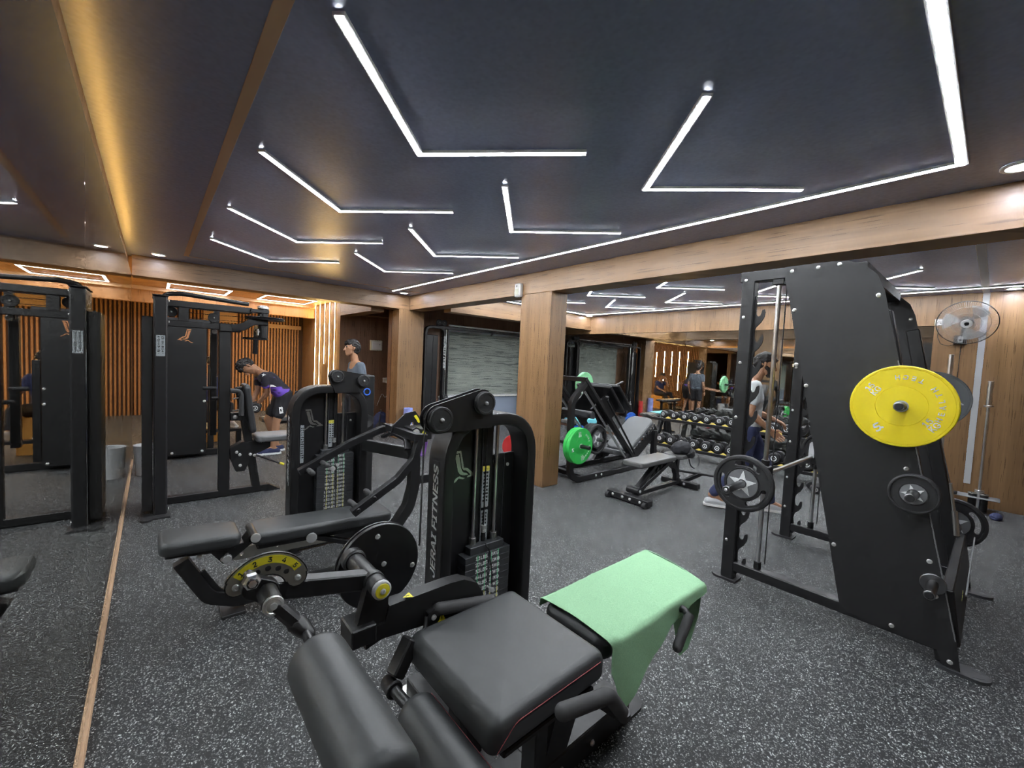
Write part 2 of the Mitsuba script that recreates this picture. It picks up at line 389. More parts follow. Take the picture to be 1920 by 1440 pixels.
# ceiling trims: the wooden strip by the mirror wall, the thin brass edge by the far beam
struct('trim_4', bx(.298, .350, -3.1, 6.79, HC-.006, HC, .001), 'wood_trim')
struct('trim_5', bx(.350, 3.60, 6.785, 6.797, HC-.006, HC, .001), 'wood_trim')
struct('trim_6', bx(4.4, XW, .17-.03, .17+.03, HC-.006, HC, .001), 'light_grey')
struct('trim_7', bx(XW-.006, XW, .165-.03, .165+.03, .27, HC, .001), 'light_grey')

# ---------------------------------------------------------------- LED lights
def led_line(name, pts, label, cat_, group, col=LED_WHITE, w=.030, z=HC, closed=False):
    k = thing(name, label, cat_, group)
    pts = [A((p[0], p[1], z)) for p in pts]
    if closed: pts = pts + [pts[0]]
    for a, b in zip(pts[:-1], pts[1:]):
        e = nrm(b-a)*w*.5
        part(k, 'channel', bar(a-e+A((0, 0, -.007)), b+e+A((0, 0, -.007)), w+.016, .0139, .001), 'light_grey', False)
        d = sweep(np.array([(-w/2, 0), (w/2, 0), (w*.48, -.0015), (w*.36, -.0035), (w*.18, -.0045), (-w*.18, -.0045), (-w*.36, -.0035), (-w*.48, -.0015)])[::-1], [a-e*.8+A((0, 0, -.0141)), b+e*.8+A((0, 0, -.0141))], up=(0, 0, 1))
        part(k, 'diffuser', d, 'white', False, emitter=emit(col))
    return k
nth = ['nearest', 'second', 'third', 'fourth']
for i in range(4):
    y = 1.53 + 1.31*i
    led_line('chevron_light', [(.48, y), (1.13, y+.66), (1.75, y)], 'white LED chevron light on the dark ceiling, %s in the left row' % nth[i], 'ceiling light', 'chevron ceiling lights')
for i in range(4):
    y = .87 + 1.31*i
    led_line('chevron_light', [(1.74, y), (2.37, y+.67), (3.00, y)], 'white LED chevron light on the dark ceiling, %s in the right row' % nth[i], 'ceiling light', 'chevron ceiling lights')
led_line('border_light', [(3.172, .20), (3.172, 6.94)], 'long straight white LED line on ceiling beside the wooden beam', 'ceiling light', None, w=.034)
led_line('border_light', [(3.172, .20), (.45, .20)], 'white LED line overhead, meeting the long line at a corner', 'ceiling light', None, w=.034)
for i, (xa, ya, dy) in enumerate(((4.73, 1.33, 1.235), (4.73, 2.56, 1.235), (4.73, 3.79, 1.235), (4.73, 5.02, 1.235), (5.98, .60, 0), (5.98, 1.86, 0), (5.98, 3.12, 0), (5.98, 4.36, 0))):
    row = 'beam side' if i < 4 else 'mirror side'
    led_line('bay_chevron_light', [(xa, ya), (xa+.64, ya+.64), (xa+1.25, ya)], 'white LED chevron light in the mirror bay, %s row, %s' % (row, nth[i % 4]), 'ceiling light', 'chevron lights in the mirror bay')
led_line('border_light', [(7.45, -.8), (7.45, 6.12)], 'straight white LED line on bay ceiling above the mirror wall', 'ceiling light', None)
led_line('border_light', [(7.45, 6.12), (4.2, 6.12)], 'straight white LED line on bay ceiling along the far beam', 'ceiling light', None)
for x0, lab in ((.23, 'over the pec fly machine'), (1.79, 'nearer the glowing upright strips')):
    led_line('frame_light', [(x0, 9.93), (x0+.95, 9.93), (x0+.95, 10.87), (x0, 10.87)], 'square white LED frame on far room ceiling, %s' % lab, 'ceiling light', 'square frame lights', closed=True, w=.04, col=(6.5, 6.5, 6.3))
for i, (y, z0) in enumerate(((9.57, .5), (9.93, .5), (10.28, 1.30), (10.64, .5), (11.0, .5))):
    k = thing('strip_light', 'warm glowing upright strip on side wall, %s' % ('first from the dark wall', 'second from the dark wall', 'the short one in the middle', 'fourth from the dark wall', 'last, next to the slats')[i], 'light strip', 'upright glowing strips')
    part(k, 'channel', bx(3.038, 3.05, y-.03, y+.03, z0-.02, HC, .001), 'wood_trim', False)
    part(k, 'diffuser', bx(3.034, 3.038, y-.022, y+.022, z0, HC-.01, 0), 'white', False, emitter=emit(LED_WARM))
for i, (y, z0, z1) in enumerate(((8.40, 1.13, 2.30), (8.77, .66, 2.30), (9.11, 1.28, 2.30), (9.45, .97, 2.30), (9.83, 1.18, 2.25))):
    k = thing('strip_light', 'warm upright strip on the slatted left wall beyond the mirror, %s' % ('first', 'second', 'third', 'fourth', 'fifth')[i], 'light strip', 'upright glowing strips on the left wall')
    part(k, 'channel', bx(XR-.008, XR+.004, y-.03, y+.03, z0-.02, z1+.02, .001), 'wood_trim', False)
    part(k, 'diffuser', bx(XR+.004, XR+.008, y-.022, y+.022, z0, z1, 0), 'white', False, emitter=emit(LED_WARM))
for x, y, lab in ((.06, 7.0, 'round white downlight in ceiling corner by the mirror wall'), (3.42, 7.04, 'round white downlight in ceiling corner above far column'), (3.42, 0.0, 'round white downlight by the beam at the upper right'),
                  (7.68, -.05, 'round white downlight above the wall fan'), (7.66, 6.25, 'round white downlight in the far corner of mirror bay'), (1.9, 7.05, 'round white downlight at the middle of far beam')):
    if lab.endswith('far beam'): continue
    k = thing('downlight', lab, 'ceiling light', 'round downlights')
    part(k, 'ring', ring((x, y, HC-.006), (0, 0, 1), .055, .075, .012), 'white')
    part(k, 'lens', lathe([(0, -.002), (.056, -.002), (.056, .003), (0, .003)], (x, y, HC-.008), (0, 0, 1), 24), 'white', False, emitter=emit((26, 28, 34)))

# ---------------------------------------------------------------- weight stack tower, shared by the selectorised machines
def emblem(o, x, y, s):
    """the maker's emblem: a leaning outlined J with a swoosh under it"""
    def poly(p): return Polygon([((a-.5)*s, (.5-b)*s) for a, b in p])
    outer = poly([(.10, .02), (.37, .0), (.41, .12), (.52, .60), (.66, .62), (1.0, .90), (.68, .95), (.66, .90), (.80, .86), (.62, .70), (.50, .68), (.44, .60), (.34, .08), (.11, .09)])
    inner = poly([(.14, .13), (.30, .12), (.41, .62), (.50, .76), (.62, .78), (.70, .85), (.52, .86), (.36, .80), (.28, .68)])
    sw = poly([(.0, 1.06), (.12, 1.03), (.22, .92), (.34, .86), (.48, .93), (.58, .95), (.48, .99), (.32, .93), (.20, 1.04), (.04, 1.12)])
    return ext([outer, inner, sw], .0012, o, x, y)
def label_sheet(parent, o, x, y, w, h, head=None, base='print_grey', rows=9, seed=1, name='instruction_label'):
    """a printed sheet of small grey lines and figures"""
    x, y = A(x), A(y); z = np.cross(x, y); r = np.random.default_rng(seed)
    k = part(parent, name, ext(sbox(-w/2, -h/2, w/2, h/2), .0008, o, x, y), base, False)
    ms = []
    for i in range(rows):
        yy = h*.42 - i*h*.84/rows
        for c in (-1, 1):
            ww = w*r.uniform(.12, .36); ms.append(ext(sbox(c*w*.22-ww/2, yy-h*.22/rows, c*w*.22+ww/2, yy+h*.22/rows), .0004, A(o)+z*.0008, x, y))
    part(k, 'print', cat(*ms), 'dark', False)
    if head: part(k, 'heading', ext(sbox(-w/2, h/2-h*.12, w/2, h/2), .0006, A(o)+z*.0007, x, y), head, False)
def tower(t, x0, x1, yf, yb, top, stack, mirror=False, nplates=16, ngreen=6, name_side=True, pin=5, detail=True):
    """x0..x1 the arch, yf its front, yb the back; stack = (x, x, front y, back y, top z)"""
    xm, w = (x0+x1)/2, .062
    ym = (yf+yb)/2
    part(t, 'arch_frame', rtube([(x0+w/2, ym, 0), (x0+w/2, ym, top-w/2), (x1-w/2, ym, top-w/2), (x1-w/2, ym, 0)], w, yb-yf, .012, R=.21, up=(0, 1, 0), seg=12), 'black', 30)
    part(t, 'shroud_panel', ext(sbox(x0+w*.8, .08, x0+w+.31, top-.06).union(sbox(x0+w*.8, .08, x0+w+.27, top-.05)).buffer(-.02).buffer(.02), .012, (0, yb-.02, 0), (1, 0, 0), (0, 0, 1)), 'black_satin', False)
    part(t, 'shroud_panel', bx(x0+w+.312, x1-w*.8, yb-.03, yb-.014, .08, top-.235, .004), 'black_satin', False)
    part(t, 'shroud_seam', bx(x0+w+.235, x0+w+.241, yb-.034, yb-.026, .08, top-.07, .001), 'graphite', False)
    for k, xx in enumerate((x0+w+.345, x0+w+.385)):
        if xx < x1-w: part(t, 'shroud_seam', bx(xx-.002, xx+.002, yb-.036, yb-.030, .08, top-.24, .0), 'graphite', False)
    part(t, 'base_plate', bx(x0-.005, x0+w+.02, yf-.02, yb+.05, 0, .008, .002), 'black')
    part(t, 'base_plate', bx(x1-w-.02, x1+.005, yf-.02, yb+.05, 0, .008, .002), 'black')
    part(t, 'base_beam', bx(x0+w*.9, x1-w*.9, ym-.03, ym+.03, .01, .07, .004), 'black')
    sx0, sx1, sy0, sy1, sz = stack; cx = (sx0+sx1)/2
    for xx in (cx-.068, cx+.068):
        part(t, 'guide_rod', cyl((xx, sy0+.055, .07), (xx, sy0+.055, top-.06), .0095, 16), 'chrome', 40)
        part(t, 'rod_collar', cyl((xx, sy0+.055, sz+.035), (xx, sy0+.055, sz+.075), .019, 18), 'steel', 40)
    part(t, 'cable', cyl((cx, sy0+.055, sz+.12), (cx, sy0+.055, top-.05), .0035, 8), 'dark')
    tp = part(t, 'top_plate', bx(sx0+.035, sx1-.035, sy0+.012, sy1-.012, sz, sz+.04, .003), 'graphite', False)
    part(tp, 'cable_stem', cyl((cx, sy0+.055, sz+.04), (cx, sy0+.055, sz+.09), .012, 14), 'dark')
    part(tp, 'stem_nut', lathe([(0, 0), (.015, 0), (.015, .012), (.010, .014), (.010, .02), (.015, .022), (.015, .035), (0, .035)], (cx, sy0+.055, sz+.088), (0, 0, 1), 14), 'bolt', 30)
    h = (sz-.10)/nplates; T2 = mi.ScalarTransform4f
    for i in range(nplates):
        z1 = sz - i*h; k = part(t, 'weight_plate', bx(sx0, sx1, sy0, sy1, z1-h+.0016, z1, .0012), 'graphite', False)
        c = 'print_green' if i < ngreen else 'print_yellow'
        rows = []
        for xx in (cx-.068, cx-.020, cx+.018, cx+.064): rows.append(bx(xx-.0022, xx+.0022, sy0-.0014, sy0, z1-h+.001, z1-.001, 0))
        part(k, 'label_frame', cat(*rows), c, False)
        if detail:
            part(k, 'number_pounds', text('%dLBS' % round((5+5*i)*2.2), h*.55, (cx-.044, sy0-.0008, z1-h/2), (1, 0, 0), (0, 0, 1), .0009, True), 'print_white', False)
            part(k, 'number_kilos', text('%dKG' % (5+5*i), h*.55, (cx+.041, sy0-.0008, z1-h/2), (1, 0, 0), (0, 0, 1), .0009, True), 'print_white', False)
        part(k, 'pin_hole', cyl((cx-.001, sy0-.0006, z1-h/2), (cx-.001, sy0+.002, z1-h/2), h*.26, 10), 'dark')
    pz = sz - (pin+.5)*h
    p = part(t, 'selector_pin', cat(cyl((cx, sy0+.01, pz), (cx, sy0-.03, pz), .005, 12), lathe([(0, 0), (.011, 0), (.013, .006), (.011, .02), (0, .022)], (cx, sy0-.05, pz), (0, 1, 0), 14)), 'bolt', 30)
    part(p, 'lanyard', tube([(cx, sy0-.04, pz), (cx+.005, sy0-.03, pz+.07), (cx-.008, sy0-.012, sz+.02), (cx-.012, sy0+.02, sz+.042)], .0032, 8, R=.02), 'dark')
    part(t, 'emblem', emblem((x0+w+.125, yb-.027, top-.27), (1, 0, 0), (0, 0, 1), .15), 'steel', False)
    for k, xx in enumerate((x0+w+.285, )):
        label_sheet(t, (x0+w+.262, yb-.036, top-.40), (1, 0, 0), (0, 0, 1), .045, .22, 'print_yellow', rows=10, seed=3)
        label_sheet(t, (x0+w+.262, yb-.036, top-.63), (1, 0, 0), (0, 0, 1), .045, .21, None, rows=10, seed=4)
    label_sheet(t, (x0+w+.045, yb-.027, top-.47), (1, 0, 0), (0, 0, 1), .026, .30, None, rows=14, seed=5)
    if name_side:
        part(t, 'name_plate', ext(rrect_poly(.57, .058, .012), .0012, (x0-.0004, ym-.006, top-.50), (0, 0, 1), (0, 1, 0)), 'dark', False)
        part(t, 'lettering', text('JERAI FITNESS', .040, (x0-.0012, ym-.006, top-.50), (0, 0, 1), (0, 1, 0), .0012, True, slant=.25, stretch=1.30), 'print_white', False)
    bolts(t, [(x1-w-.045, yb-.031, top-.30), (x1-w-.045, yb-.031, .35)], (0, -1, 0), .010)
def rrect_poly(w, h, r): return Polygon(rrect2(w, h, r, 5))
def pulley(t, o, r, w=.03, axis=(0, -1, 0), name='pulley'):
    k = part(t, name, lathe([(0, 0), (r*.92, 0), (r, w*.12), (r, w*.25), (r*.86, w*.4), (r*.86, w*.6), (r, w*.75), (r, w*.88), (r*.95, w), (r*.80, w*1.02), (r*.76, w*.92), (0, w*.92)], o, axis, 32), 'rubber', 25)
    part(k, 'axle_bolt', bolt_mesh(A(o)+A(axis)*w*.92, axis, r*.17, r*.24), 'bolt', 40)
def pulley_housing(t, pl, pr, r, th=.05, top_ext=.012):
    a, b = A(pl), A(pr); ym = a[1]
    c0, c1 = Point(a[0], a[2]).buffer(r*1.12, 10), Point(b[0], b[2]).buffer(r*1.10, 10)
    poly = c0.union(c1).convex_hull.union(sbox(b[0]-.01, b[2]-r*2.1, b[0]+r*1.10, b[2])).convex_hull
    part(t, 'pulley_housing', [ext(poly, .006, (0, ym+.004, 0), (1, 0, 0), (0, 0, 1)), ext(poly, .006, (0, ym+th, 0), (1, 0, 0), (0, 0, 1)), ext(poly.buffer(-.014), th, (0, ym+th/2, 0), (1, 0, 0), (0, 0, 1))], 'black', False)
    pulley(t, (a[0], ym, a[2]), r); pulley(t, (b[0], ym, b[2]), r*.95)

# ---------------------------------------------------------------- the prone leg curl machine in the foreground
LC = thing('leg_curl_machine', 'black leg curl machine with square seat pad and two rollers, nearest the camera', 'exercise machine')
tower(LC, 1.000, 1.580, 1.60, 1.745, 1.290, (1.175, 1.463, 1.65, 1.72, .563), nplates=14)
pulley_housing(LC, (.953, 1.585, 1.282), (1.191, 1.585, 1.348), .058)
part(LC, 'cable', cyl((.897, 1.605, 1.275), (.808, 1.455, .80), .004, 8), 'dark')
# cam disc, shaft and lever
CD = (.641, 1.45, .770)
k = part(LC, 'cam_disc', cat(lathe([(0, -.008), (.155, -.008), (.157, 0), (.157, .004), (.150, .007), (.150, .013), (.157, .016), (.157, .022), (0, .022)], CD, (0, 1, 0), 56)), 'black_satin', 25)
bolts(k, [(.628, 1.442, .885), (.772, 1.442, .738), (.655, 1.442, .775), (.63, 1.442, .655)], (0, -1, 0), .010, .005)
SH = (.533, .833)
part(LC, 'pivot_shaft', [cyl((SH[0], 1.19, SH[1]), (SH[0], 1.44, SH[1]), .030, 24), cyl((SH[0], 1.40, SH[1]), (SH[0], 1.44, SH[1]), .040, 24, .006), ring((SH[0], 1.245, SH[1]), (0, 1, 0), .028, .034, .02, 24)], 'black', 35)
part(LC, 'shaft_cap', cyl((SH[0], 1.176, SH[1]), (SH[0], 1.192, SH[1]), .0295, 28, .003), 'light_grey', 30)
part(LC, 'shaft_cap', cyl((SH[0], 1.1735, SH[1]), (SH[0], 1.18, SH[1]), .0225, 28, .001), 'yellow', 30, label='yellow shaft cap')
bolts(LC, [(SH[0], 1.173, SH[1])], (0, -1, 0), .009, .006)
part(LC, 'lever_arm', bar((.215, 1.27, .897), (SH[0]-.01, 1.27, .832), .045, .052, .004), 'black', False)
# numbered dial
DC = A((0.234, 1.250, 0.896))
def sector(r0, r1, a0, a1, n=24):
    a = np.radians(np.linspace(a0, a1, n)); return Polygon([(r1*math.cos(t), r1*math.sin(t)) for t in a] + [(r0*math.cos(t), r0*math.sin(t)) for t in a[::-1]])
dp = unary_union([sector(.050, .106, 24, 156), Point(-.072, .029).buffer(.024), Point(.072, .029).buffer(.024)])
dt = math.radians(-7); dX, dZ = (math.cos(dt), 0, math.sin(dt)), (-math.sin(dt), 0, math.cos(dt))
dial = part(LC, 'dial_plate', ext(dp, .008, DC, dX, dZ), 'brushed', 20, label='grey angle dial with yellow numbers strip')
part(dial, 'rim', ext(unary_union([dp.buffer(.003).difference(dp)]), .0085, DC, dX, dZ), 'black', False)
part(dial, 'scale_strip', ext(sector(.080, .101, 38, 146), .0012, DC+A((0, -.0046, 0)), dX, dZ), 'yellow', False)
for n_, ang in zip('54321', (46, 69, 92, 115, 138)):
    a = math.radians(ang); c = DC + .0905*(A(dX)*math.cos(a) + A(dZ)*math.sin(a)) + A((0, -.0052, 0)); b = math.radians(ang-90)
    xx = A(dX)*math.cos(b) + A(dZ)*math.sin(b); zz = -A(dX)*math.sin(b) + A(dZ)*math.cos(b)
    part(dial, 'number', text(n_, .013, c, xx, zz, .0008, True), 'dark', False)
for ang in (50, 72, 94, 116, 138):
    a = math.radians(ang); c = DC + .066*(A(dX)*math.cos(a) + A(dZ)*math.sin(a)); part(dial, 'pin_slot', cyl(c+A((0, -.0048, 0)), c+A((0, -.003, 0)), .0075, 14), 'dark')
for s in (-1, 1): bolts(dial, [DC + A(dX)*.074*s + A(dZ)*.028 + A((0, -.0045, 0))], (0, -1, 0), .009)
# hub, knob and the upper roller
HB = ((0.228, 1.190, 0.918)[0], (0.228, 1.190, 0.918)[2])
part(LC, 'roller_hub', [cyl((HB[0], 1.135, HB[1]), (HB[0], 1.27, HB[1]), .0245, 24, .003), hull(np.vstack([cyl((HB[0], 1.205, HB[1]), (HB[0], 1.235, HB[1]), .030, 16).vertices, cyl((HB[0]-.03, 1.205, HB[1]+.018), (HB[0]-.03, 1.235, HB[1]+.018), .028, 16).vertices]))], 'black', 35)
part(LC, 'hub_cap', lathe([(0, 0), (.008, 0), (.009, .003), (.016, .004), (.018, .002), (.0235, .003), (.0245, .008), (.023, .014), (0, .014)], (HB[0], 1.123, HB[1]), (0, 1, 0), 26), 'bolt', 30)
part(LC, 'lock_knob', lathe([(0, -.003), (.010, 0), (.020, .010), (.021, .024), (.015, .030), (0, .030)], (0.188, 1.160, 0.972), (0, 1, 0), 6), 'chrome', False)
part(LC, 'lock_knob', cyl((0.188, 1.160, 0.972), A((0.188, 1.160, 0.972))+A((0, .06, 0)), .013, 16), 'black')
RA = A((0.293, 1.010, 0.834))
AE = A((0.293, 1.125, 0.840))
part(LC, 'roller_arm', [bar((HB[0], 1.150, HB[1]), AE+A((0, .005, 0)), .034, .044, .008, up=(0, 1, 0)), hull(np.vstack([sph(AE, .023, 1).vertices, sph(AE+A((.012, -.025, -.01)), .015, 1).vertices, sph(AE+A((-.012, .005, .012)), .023, 1).vertices]))], 'black', 30)
part(LC, 'roller_shaft', cyl(AE+A((.004, -.01, -.004)), (RA[0], .96, RA[2]), .0115, 18), 'black_satin')
def roller(t, x, z, y0, y1, r, name='roller_pad', seam=True):
    L = y1-y0; p = [(0, 0), (.018, .0), (.02, .004), (r*.55, .006)] + [(r-.035*(1-math.sin(a)), .004+.035*(1-math.cos(a))) for a in np.linspace(0, math.pi/2, 8)]
    q = [(rr, L-tt) for rr, tt in p[::-1]]
    k = part(t, name, lathe(p+q, (x, y0, z), (0, 1, 0), 56), 'pad', 40)
    if seam: part(k, 'seam', tube([(x+r*.70, y0+.03, z+r*.715), (x+r*.70, y1-.03, z+r*.715)], .0012, 6), 'stitch')
    part(k, 'end_recess', lathe([(.030, -.001), (.034, -.004), (.040, -.004), (.045, .002)], (x, y0+.005, z), (0, 1, 0), 30), 'vinyl', 30)
    return k
roller(LC, RA[0], RA[2], .585, 1.01, .0665, seam=False)
# the lower roller on its own arm
LX, LZ = (0.568, 1.020, 0.540)[0], (0.568, 1.020, 0.540)[2]
part(LC, 'lower_arm', bar((0.629, 1.160, 0.654), (0.564, 1.140, 0.570), .044, .05, .005, up=(0, 1, 0)), 'black', False)
part(LC, 'lower_hub', [cyl((0.556, 1.170, 0.537), (0.546, 1.100, 0.557), .0225, 20), ring((0.547, 1.105, 0.557), (0, 1, 0), .012, .026, .01, 20)], 'black', 35)
part(LC, 'roller_shaft', cyl((0.547, 1.105, 0.557), (LX, .98, LZ), .016, 18), 'black_satin')
roller(LC, LX, LZ, .56, 1.03, .062)
# frame beam beside the seat, with its stickers
part(LC, 'side_beam', ext(Polygon([(.50, .70), (.56, .705), (.575, .755), (.80, .757), (.86, .752), (.92, .72), (.95, .67), (.95, .62), (.55, .655), (.50, .64)]), .05, (0, 1.235, 0), (1, 0, 0), (0, 0, 1)), 'black', False)
part(LC, 'shaft_bracket', ext(Polygon([(.50, .66), (.57, .66), (.575, .80), (SH[0]+.03, SH[1]), (SH[0]-.03, SH[1]), (.47, .70)]), .03, (0, 1.235, 0), (1, 0, 0), (0, 0, 1)), 'black', False)
part(LC, 'stop_block', bx(.452, .53, 1.20, 1.30, .66, .72, .004), 'black', False)
def warn(t, o, x, y, s):
    tri = Polygon([(-.5*s, -.40*s), (.5*s, -.40*s), (0, .5*s)])
    k = part(t, 'warning_sticker', ext(tri, .0008, o, x, y), 'yellow', False)
    part(k, 'mark', ext(sbox(-.05*s, -.22*s, .05*s, .18*s), .0012, o, x, y), 'dark', False)
warn(LC, (.64, 1.22, .7607), (0, 1, 0), (-1, 0, 0), .034)
part(LC, 'adjuster_plate', ext(Polygon([(.70, .60), (.78, .60), (.775, .69), (.74, .705), (.705, .69)]), .02, (0, 1.20, 0), (1, 0, 0), (0, 0, 1)), 'black', False)
warn(LC, (.757, 1.189, .66), (1, 0, 0), (0, 0, 1), .03)
bolts(LC, [(.725, 1.189, .672), (.735, 1.189, .63)], (0, -1, 0), .010)
part(LC, 'cable_loop', tube([(.70, 1.195, .68), (.675, 1.17, .63), (.69, 1.15, .59), (.73, 1.15, .60), (.75, 1.17, .65)], .006, 8, R=.03), 'dark')
# seat pad and its frame
def seat_mesh():
    m = pad(.448, .455, .098, R=.035, r=.034, crown=.006, n=8, m=7); v = m.vertices
    u = np.clip((-.12 - v[:, 0])/.11, 0, 1); v[:, 2] -= .012*u**2*(v[:, 2] > -.03)   # the waterfall edge towards the rollers
    m.vertices = v + A((.842, .950, .628)); return m
SEAT = part(LC, 'seat_pad', seat_mesh(), 'pad', 40)
part(SEAT, 'stitching', tube([(.63, .722, .60), (.69, .7215, .652), (1.03, .7215, .655)], .0011, 6, R=.05), 'stitch', 40, label='red stitching')
part(SEAT, 'base_board', bx(.67, 1.03, .74, 1.13, .548, .566, .004), 'dark', False)
part(LC, 'seat_beam', bx(.66, 1.26, .915, .985, .485, .549, .005), 'black', False)
part(LC, 'seat_post', bx(.985, 1.045, .93, 1.0, .06, .49, .004), 'black', False)
part(LC, 'seat_post', bx(.86, .94, 1.16, 1.23, .03, .66, .004), 'black', False)
part(LC, 'rear_leg', ext(Polygon([(1.165, .56), (1.335, .56), (1.30, .40), (1.17, .11), (1.05, .11), (1.13, .36)]), .07, (0, .985, 0), (1, 0, 0), (0, 0, 1)), 'black', False)
part(LC, 'base_rail', bx(.90, 1.58, .945, 1.085, .012, .115, .005), 'black', False)
part(LC, 'base_rail', bx(.88, .96, 1.0, 1.66, .012, .09, .005), 'black', False)
part(LC, 'tread_plate', bx(1.03, 1.46, .952, 1.078, .115, .119, .001), 'graphite', False)
part(LC, 'foot', [ext(unary_union([sbox(-.06, -.07, .06, .07), Point(.06, 0).buffer(.07)]), .014, (1.60, 1.015, .007), (1, 0, 0), (0, 1, 0)), bx(1.64, 1.65, .985, 1.045, .0135, .0155, .0)], 'rubber', 30)
part(LC, 'foot', [ext(unary_union([sbox(-.05, -.05, .05, .05), Point(-.05, 0).buffer(.05)]), .012, (.95, 1.66, .006), (1, 0, 0), (0, 1, 0))], 'steel', 30)
bolts(LC, [(1.01, .929, .33), (1.14, .944, .06), (1.32, .944, .06)], (0, -1, 0), .012, .008)
bolts(LC, [(1.05, .99, .20)], (1, 0, 0), .010)
# handles
part(LC, 'handle_tube', tube([(1.02, 1.02, .50), (1.055, .80, .50), (1.07, .66, .50), (1.065, .65, .53)], .0155, 14, R=.05), 'black')
part(LC, 'handle_grip', [tube([(.792, .66, .667), (.99, .66, .612), (1.075, .66, .505)], .0215, 16, R=.06), sph((.792, .66, .667), .0214, 2)], 'grip', 50)
part(LC, 'handle_grip', [tube([(.746, 1.195, .690), (.98, 1.195, .640)], .0215, 16), sph((.746, 1.195, .690), .0214, 2)], 'grip', 50)
part(LC, 'handle_tube', tube([(.97, 1.195, .64), (1.02, 1.16, .55), (1.02, 1.0, .52)], .0155, 14, R=.03), 'black')
part(LC, 'adjuster_knob', [cyl((1.245, .93, .525), (1.245, .89, .52), .008, 12), lathe([(0, 0), (.020, 0), (.023, .004), (.023, .008), (0, .010)], (1.245, .884, .52), (0, 1, 0), 22)], 'steel', 35)
part(LC, 'chain', [torus((.955+.006*i, .915, .545-.012*i), (1, .3*(-1)**i, .4), .008, .0022, 12, 6) for i in range(4)], 'steel')
# the second pad, under the towel
part(LC, 'chest_pad', mv(pad(.71, .285, .085, R=.05, r=.03), (1.465, .915, .610)), 'pad', 40)
part(LC, 'chest_beam', bx(1.15, 1.74, .88, .95, .50, .568, .005), 'black', False)
G0, G1 = A((1.551, 0.700, 0.622)), A((1.449, 0.690, 0.540))
part(LC, 'handle_grip', [tube([G0, G1], .0175, 16), sph(G1, .0174, 2)], 'grip', 50)
part(LC, 'handle_tube', tube([G0+(G1-G0)*.1, G0+A((0, .02, .01)), G0+A((0, .14, -.03))], .0135, 12, R=.03), 'black')
# ---------------------------------------------------------------- the towel
def towel():
    NU, NV = 70, 64; V = np.zeros((NU, NV, 3)); xa, xb = 1.115, 1.832
    for i in range(NU):
        u = i/(NU-1); x = xa + (xb-xa)*u
        front = np.interp(u, [0, .06, .16, .35, .55, .75, 1.0], [.10, .245, .215, .145, .095, .062, .05])
        back = .03
        for j in range(NV):
            v = j/(NV-1); s = -back + v*(back+.315+front)   # arc length from the far top edge, towards the front
            wv = .004*math.sin(9*u+3*v) + .003*math.sin(23*u-5*v)
            yt = 1.068
            if s < 0: y, z = yt+.004, .661 + s
            elif s < .315: y, z = yt - s, .6625 + .0035*math.sin(math.pi*s/.315) + .001*math.sin(31*u)
            else:
                d = s-.315; a = min(d/.03, 1.0)*math.pi/2
                y, z = yt-.315 - .018*math.sin(a) - .10*max(0, d-.03)*(1-u*.5) + wv*min(1, d*14), .6625 - .018*(1-math.cos(a)) - max(0, d-.03)*.97
            V[i, j] = (x - .075*u**3*min(1, max(0, s)/.315)**2 + .012*math.sin(4*v+u*3)*(1 if i in (0, NU-1) else .4), y, z)
    def grid(V):
        n, m = V.shape[:2]; F = []
        for i in range(n-1):
            for j in range(m-1):
                a = i*m+j; F += [(a, a+1, a+m+1), (a, a+m+1, a+m)]
        return trimesh.Trimesh(V.reshape(-1, 3), F, process=False)
    top = grid(V)
    # the tail that hangs over the far end
    NW = 40; W = np.zeros((NW, 34, 3)); y0, y1 = 1.06, .76
    for i in range(NW):
        d = i/(NW-1)
        for j in range(34):
            v = j/33; L = np.interp(v, [0, .4, .66, .80, .92, 1.0], [.06, .10, .27, .36, .30, .16]); s = d*L
            a = min(s/.03, 1.0)*math.pi/2
            W[i, j] = (xb - .075*v**2 + .020*math.sin(a) + .012*math.sin(7*v+1.0)*min(1, s*9) - .34*max(0, s-.04)*(.4+.6*v), y0+(y1-y0)*v - .06*max(0, s-.03)*v, .6625 - .020*(1-math.cos(a)) - max(0, s-.03)*.97)
    m = cat(top, grid(W)); 
    n = meshkit.noise(m.vertices*A((60, 60, 60)), 3)-.5
    # a real thickness: a second sheet 3 mm inside
    m.vertices[:, 2] += n*.0012
    nn = m.vertex_normals.copy(); sgn = np.sign(nn[:, 2:3]+1e-6)
    inner = m.copy(); inner.vertices = m.vertices - A((-.001, -.0015, .003)); inner.invert()
    return cat(m, inner)
k = solo('towel', towel(), 'towel', 'light green towel draped over the far pad of the nearest machine', 'towel', smooth=True)

# ---------------------------------------------------------------- the press machine with the folding bench
MP = thing('press_machine', 'black chest press machine with flat two-part bench, behind the nearest machine', 'exercise machine')
tower(MP, .784, 1.369, 3.40, 3.545, 1.296, (.985, 1.273, 3.45, 3.52, .735), nplates=20, ngreen=5, pin=2)
def hz(px): return None
k = part(MP, 'pulley_housing', [ext(Point(1.10, 1.369).buffer(.052, 10).union(Point(1.308, 1.336).buffer(.052, 10)).convex_hull.union(sbox(1.09, 1.24, 1.30, 1.36)).convex_hull, .05, (0, 3.41, 0), (1, 0, 0), (0, 0, 1))], 'black', False)
pulley(MP, (1.10, 3.385, 1.369), .048); pulley(MP, (1.308, 3.385, 1.336), .048)
